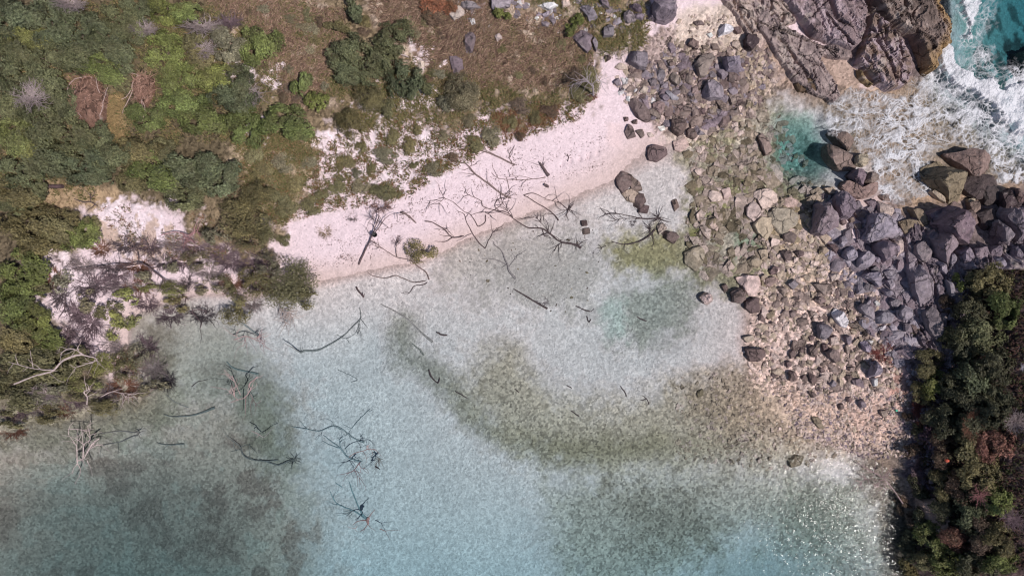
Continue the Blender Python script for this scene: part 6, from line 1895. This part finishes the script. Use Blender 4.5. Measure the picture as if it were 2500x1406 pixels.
wood(FT, 'pinkish root tangle above the pinkish root crown', PK, [('F', [(1680,1080),(1760,1060),(1840,1090),(1890,1110)], .06, .04, 1.0, 1.2), ('F', [(1760,1060),(1740,1130)], .04, .02, 1.0, 1.0), ('F', [(1800,1075),(1880,1060)], .04, .02, 1.0, 1.3), ('F', [(1700,1080),(1690,1040)], .03, .02, 1.0, 1.3)], 'root tangle', 12)
wood(DW, 'sunken log running up left of the pinkish root tangle', lin(156, 158, 160), [('F', [(1860,1060),(1780,1000),(1700,940)], .14, .09)], 'log')
wood(DW, 'sunken dark log right of the root crown in the inlet', lin(146, 152, 152), [('F', [(1850,1330),(1680,1290),(1620,1240)], .12, .08)], 'log')
wood(FT, 'black curled root at the head of the inlet water', DK, [('F', [(1440,950),(1410,920),(1380,880),(1420,860),(1470,870),(1470,900)], .07, .05, .2, .5), ('F', [(1440,950),(1500,940),(1550,945)], .04, .02), ('F', [(1440,955),(1430,1005)], .08, .04)], 'root', 8)
wood(DW, 'pale bent stick with a submerged tail in grey-green water', PL, [('D', [(75,410),(90,390),(40,365)], .05, .06, 1.2, 1.3), ('D', [(90,390),(130,410),(180,360),(240,320)], .06, .03, 1.0, .2)], 'branch')
wood(FT, 'long sunken branch ending in a bushy root ball', lin(142, 134, 132), [('C', [(1990,575),(1904,580),(1800,575),(1740,540),(1720,480),(1650,430)], .08, .04, 0, .3), ('D', [(100,568),(160,590),(240,610),(320,575)], .08, .12), ('C', [(1720,500),(1640,520)], .04, .02), ('C', [(1720,480),(1790,460)], .03, .015)], 'sunken tree', 6, root=(718, 1124, 22, .8, .1))
wood(FT, 'long thin sunken branch across the pale blue water', lin(164, 166, 170), [('D', [(850,450),(770,420),(700,365),(620,335),(520,370),(400,350),(325,335)], .12, .04)], 'sunken branch', 5)
wood(DW, 'straight sunken branch rising right of the thin one', lin(160, 162, 166), [('D', [(760,350),(820,280),(890,210)], .06, .04), ('D', [(765,340),(740,380)], .03, .02)], 'branch', 4)
wood(FT, 'forked sunken tree with pinkish roots above water', lin(160, 166, 172), [('D', [(830,590),(730,555),(680,490),(620,450),(555,400)], .13, .05), ('D', [(680,490),(670,430)], .06, .04), ('D', [(680,492),(620,475),(550,440)], .06, .04)], 'sunken tree', 4)
wood(FT, 'pink curved roots above the water, upper of two near the forked tree', PK, [('D', [(740,555),(790,520),(860,500),(870,470)], .05, .04, 1.1, 1.5), ('D', [(860,500),(930,500)], .035, .02, 1.3, 1.3), ('D', [(862,480),(885,470)], .04, .03, 1.4, 1.5)], 'root', 6)
wood(FT, 'dark pink branching roots above the water, lower of two', lin(150, 120, 126), [('D', [(820,590),(770,650),(720,670),(650,685)], .07, .025, 1.1, 1.5), ('D', [(775,645),(800,690),(825,715)], .04, .02, 1.3, 1.5), ('D', [(810,600),(830,630),(855,630)], .045, .02, 1.2, 1.4), ('D', [(770,648),(840,670)], .035, .02, 1.3, 1.4)], 'root', 8)
wood(FT, 'dark spiky root star right of the pink roots', lin(158, 152, 150), [('D', [(960,560),(945,590),(925,610)], .06, .05, .6, .9)], 'root', 6, root=(926, 1120, 12, .6, .8))
wood(DW, 'small black chunk of wood below the spiky root star', DK, [('D', [(925,620),(960,642)], .10, .05, .8, 1.2)], 'log')
wood(FT, 'two-stemmed sunken tree with pale root chunk in deep blue water', lin(150, 164, 170), [('D', [(870,1000),(830,960),(780,850),(740,730)], .16, .06), ('D', [(850,990),(780,940),(700,910),(640,870),(600,790)], .09, .04), ('D', [(690,770),(640,735)], .05, .04)], 'sunken tree', 4)
wood(FT, 'pale pink root chunk above the water of the two-stemmed tree', PK, [('D', [(880,985),(872,1010),(875,1035)], .20, .14, 1.4, 1.6), ('D', [(875,990),(925,925)], .06, .03, 1.5, 1.4), ('D', [(875,1030),(845,1070),(815,1085)], .07, .03, 1.4, 1.3), ('D', [(860,1005),(810,1010),(765,1040)], .08, .04, 1.3, 1.2), ('D', [(800,1045),(780,1070),(800,1085)], .03, .02, 1.4, 1.5), ('D', [(960,1065),(1000,1085)], .06, .04, 1.0, .9)], 'root', 5)
for nm, pts, lab in [('E', [(920,50),(950,90),(965,125)], 'small black stick, taller of a pair right of the pale shoal'), ('E', [(570,225),(630,265)], 'thin straight black stick below the pale shoal'),
                     ('E', [(540,40),(575,65)], 'tiny black stick on the pale shoal, right of the centre'), ('E', [(165,70),(200,95)], 'tiny black stick at the left edge of the pale shoal'),
                     ('D', [(1500,85),(1585,135)], 'short straight log along the green-black weed band')]:
    wood(DW, lab, DK, [(nm, pts, .06, .07)], 'stick')
wood(DW, 'small cross-shaped stick right of the taller stick pair', DK, [('E', [(1130,180),(1110,140),(1080,115)], .06, .04), ('E', [(1110,138),(1065,150)], .04, .03)], 'stick')
wood(FT, 'pale fallen trunk with branches in the lower left scrub', PL, [('F', [(100,1400),(250,1340),(380,1300),(450,1230),(540,1195),(600,1190)], .07, .11, 2.0, 2.0), ('F', [(600,1190),(560,1160),(490,1140),(430,1185)], .07, .03, 2.0, 2.3), ('F', [(380,1300),(250,1290),(60,1240)], .06, .03, 2.0, 2.2), ('F', [(600,1190),(690,1220),(540,1280)], .08, .04, 1.8, 1.9)], 'dead tree', 16)
wood(FT, 'dark arching dead tree over the inlet sand', DK, [('F', [(970,430),(990,480),(980,540),(840,550),(700,565),(545,580)], .05, .05, .8, .6), ('F', [(980,540),(1040,550),(1160,640),(1240,680)], .11, .06, .5, .3), ('F', [(1100,690),(1240,710),(1350,800)], .06, .04, .2, .2), ('F', [(990,480),(900,390)], .04, .02, .7, 1.0), ('F', [(985,500),(1060,440),(1040,390)], .04, .02, .7, 1.0)], 'dead tree', 40)
wood(FT, 'dark crooked branch above the tangled inlet brush', lin(168, 128, 130), [('F', [(1150,335),(1250,310),(1350,330),(1410,310)], .06, .05, .4, .4), ('F', [(1300,315),(1340,370)], .05, .03, .4, .3)], 'branch', 20)
wood(DW, 'thin dark branch at the top of the white sand scarp', DK, [('F', [(530,75),(600,100),(650,100),(700,130)], .04, .05, .2, .2), ('F', [(650,100),(645,40)], .04, .02, .2, .6)], 'branch', 4)
wood(DW, 'dark branch on the left bank of the inlet', DK, [('F', [(430,960),(500,1010),(560,1060)], .06, .05, .3, .3), ('F', [(470,770),(465,830),(455,890)], .04, .04, .3, .3)], 'branch', 14)
wood(FT, 'thin pale tree leaning from the cliff over the water', lin(160, 138, 138), [('G', [(1040,890),(960,780),(880,700),(780,640),(700,590)], .09, .03, .6, .6), ('G', [(880,700),(930,700)], .03, .02, .7, .8), ('G', [(900,720),(780,715),(720,740)], .03, .015, .6, .7), ('G', [(960,780),(900,775),(840,760)], .03, .015, .6, .6)], 'tree', 30)
wood(FT, 'grey standing dead trunk between scrub and sand', lin(168, 156, 160), [('P', [(1449,238),(1448,222),(1446,206)], .14, .10, 0, 2.2), ('P', [(1446,206),(1425,200),(1400,205)], .04, .02, 2.1, 2.0), ('P', [(1446,206),(1460,196),(1470,205)], .04, .02, 2.1, 2.2), ('P', [(1446,210),(1430,192)], .04, .02, 2.1, 2.4)], 'dead tree', 20)
wood(DW, 'pale bare limb beside the largest dark green bush', PL, [('P', [(970,128),(985,134),(998,141)], .10, .08, .3, .3)], 'log')
wood(DW, 'pale curved dead limb hanging on the lower left canopy edge', PL, [('C', [(620,180),(625,130),(600,90),(640,70)], .08, .04, .6, .9)], 'branch', 6)
wood(DW, 'pale horizontal dead limb at the tip of the left bank', PL, [('C', [(720,125),(800,90),(880,100),(980,105)], .05, .04, .5, .4), ('C', [(880,100),(910,150)], .03, .02, .4, .4)], 'branch', 10)
wood(DW, 'leafy twig end hanging into the water below the olive tree', lin(176, 158, 152), [('A', [(215,800),(250,850),(270,900),(285,970)], .03, .012, 1.2, .6), ('A', [(255,860),(310,890),(335,920)], .02, .01, 1.0, .8)], 'branch', 26)

# ------------------------------------------------------------------ small finds
bz = zt(911, 570) + .55
bx_, by_ = W(911, 570, bz)
e = empty('bucket', (bx_, by_, bz - .16))
n = 14
a = np.arange(n) * 2 * math.pi / n
V = []
for r, z in [(.13, 0), (.17, .30), (.185, .30), (.185, .32), (.16, .32), (.12, .03)]:
    V.append(np.stack([np.cos(a) * r, np.sin(a) * r, np.full(n, z)], 1))
V = np.concatenate(V + [np.array([[0, 0, .03], [0, 0, 0]])])
F = []
for r_ in range(5):
    i = r_ * n + np.arange(n); j = r_ * n + (np.arange(n) + 1) % n
    F.append(np.stack([i, j, j + n, i + n], -1))
i = 5 * n + np.arange(n); j = 5 * n + (np.arange(n) + 1) % n
c1 = np.stack([i, j, np.full(n, 6 * n)], -1)
i = np.arange(n); c2 = np.stack([(i + 1) % n, i, np.full(n, 6 * n + 1)], -1)
s_ = add('pail', np_mesh('pail', V, [np.concatenate(F), np.concatenate([c1, c2])], False), MAT['plastic'], e); s_.color = (.012, .011, .013, 1)
hp = [(math.cos(t) * .18, 0, .30 + math.sin(t) * .12) for t in np.linspace(0, math.pi, 9)]
v, f = tube(hp, [.008] * 9, 5)
s_ = add('handle', np_mesh('handle', v, f, False), MAT['plastic'], e); s_.color = (.02, .02, .02, 1)
e.rotation_euler = (.5, .3, .4)
tag(e, 'small black bucket on the leaning dead tree on the beach', 'bucket')


def box_mesh(name, L, w, h, jit, seed):
    rg = np.random.default_rng(seed)
    V = []
    for x in np.linspace(-L / 2, L / 2, 7):
        for y, z in ((-w / 2, 0), (w / 2, 0), (w / 2, h), (-w / 2, h)):
            V.append((x, y, z))
    V = np.array(V) + rg.normal(size=(28, 3)) * jit
    F = []
    for i in range(6):
        for k in range(4):
            F.append((i * 4 + k, i * 4 + (k + 1) % 4, i * 4 + 4 + (k + 1) % 4, i * 4 + 4 + k))
    F += [(3, 2, 1, 0), (24, 25, 26, 27)]
    return np_mesh(name, V, np.array(F), False)


z = zt(143, 457); x, y = W(143, 457, z)
o = add('timber_beam', box_mesh('timber_beam', .95, .22, .3, .012, 1), MAT['wood'], None, (x, y, z + .12)); o.color = lin(92, 74, 76) + (1,)
tag(o, 'weathered timber beam lying on the tan clearing at the left', 'beam')


def blob(name, px, py, r, col, label, cat, lift, seed, flat=.7):
    z = zt(px, py) + lift; x, y = W(px, py, z)
    rg = np.random.default_rng(seed)
    V = []; F = []; n = 10; rows = 6
    for i in range(rows + 1):
        ph = math.pi * i / rows
        for k in range(n):
            t = 2 * math.pi * k / n
            rr = r * (1 + rg.uniform(-.12, .12))
            V.append((math.sin(ph) * math.cos(t) * rr, math.sin(ph) * math.sin(t) * rr * .8, -math.cos(ph) * rr * flat))
    for i in range(rows):
        for k in range(n):
            F.append((i * n + k, i * n + (k + 1) % n, i * n + n + (k + 1) % n, i * n + n + k))
    o = add(name, np_mesh(name, np.array(V), np.array(F), True), MAT['plastic'], None, (x, y, z))
    o.color = col + (1,)
    return tag(o, label, cat)


blob('float', 2312, 1124, .15, lin(196, 92, 70), 'orange fishing float caught in the dark cliff scrub', 'float', 1.9, 1)
blob('plastic_scrap', 2189, 1002, .09, lin(80, 190, 160), 'tiny turquoise scrap of plastic at the edge of the gravel', 'litter', .1, 2, .3)
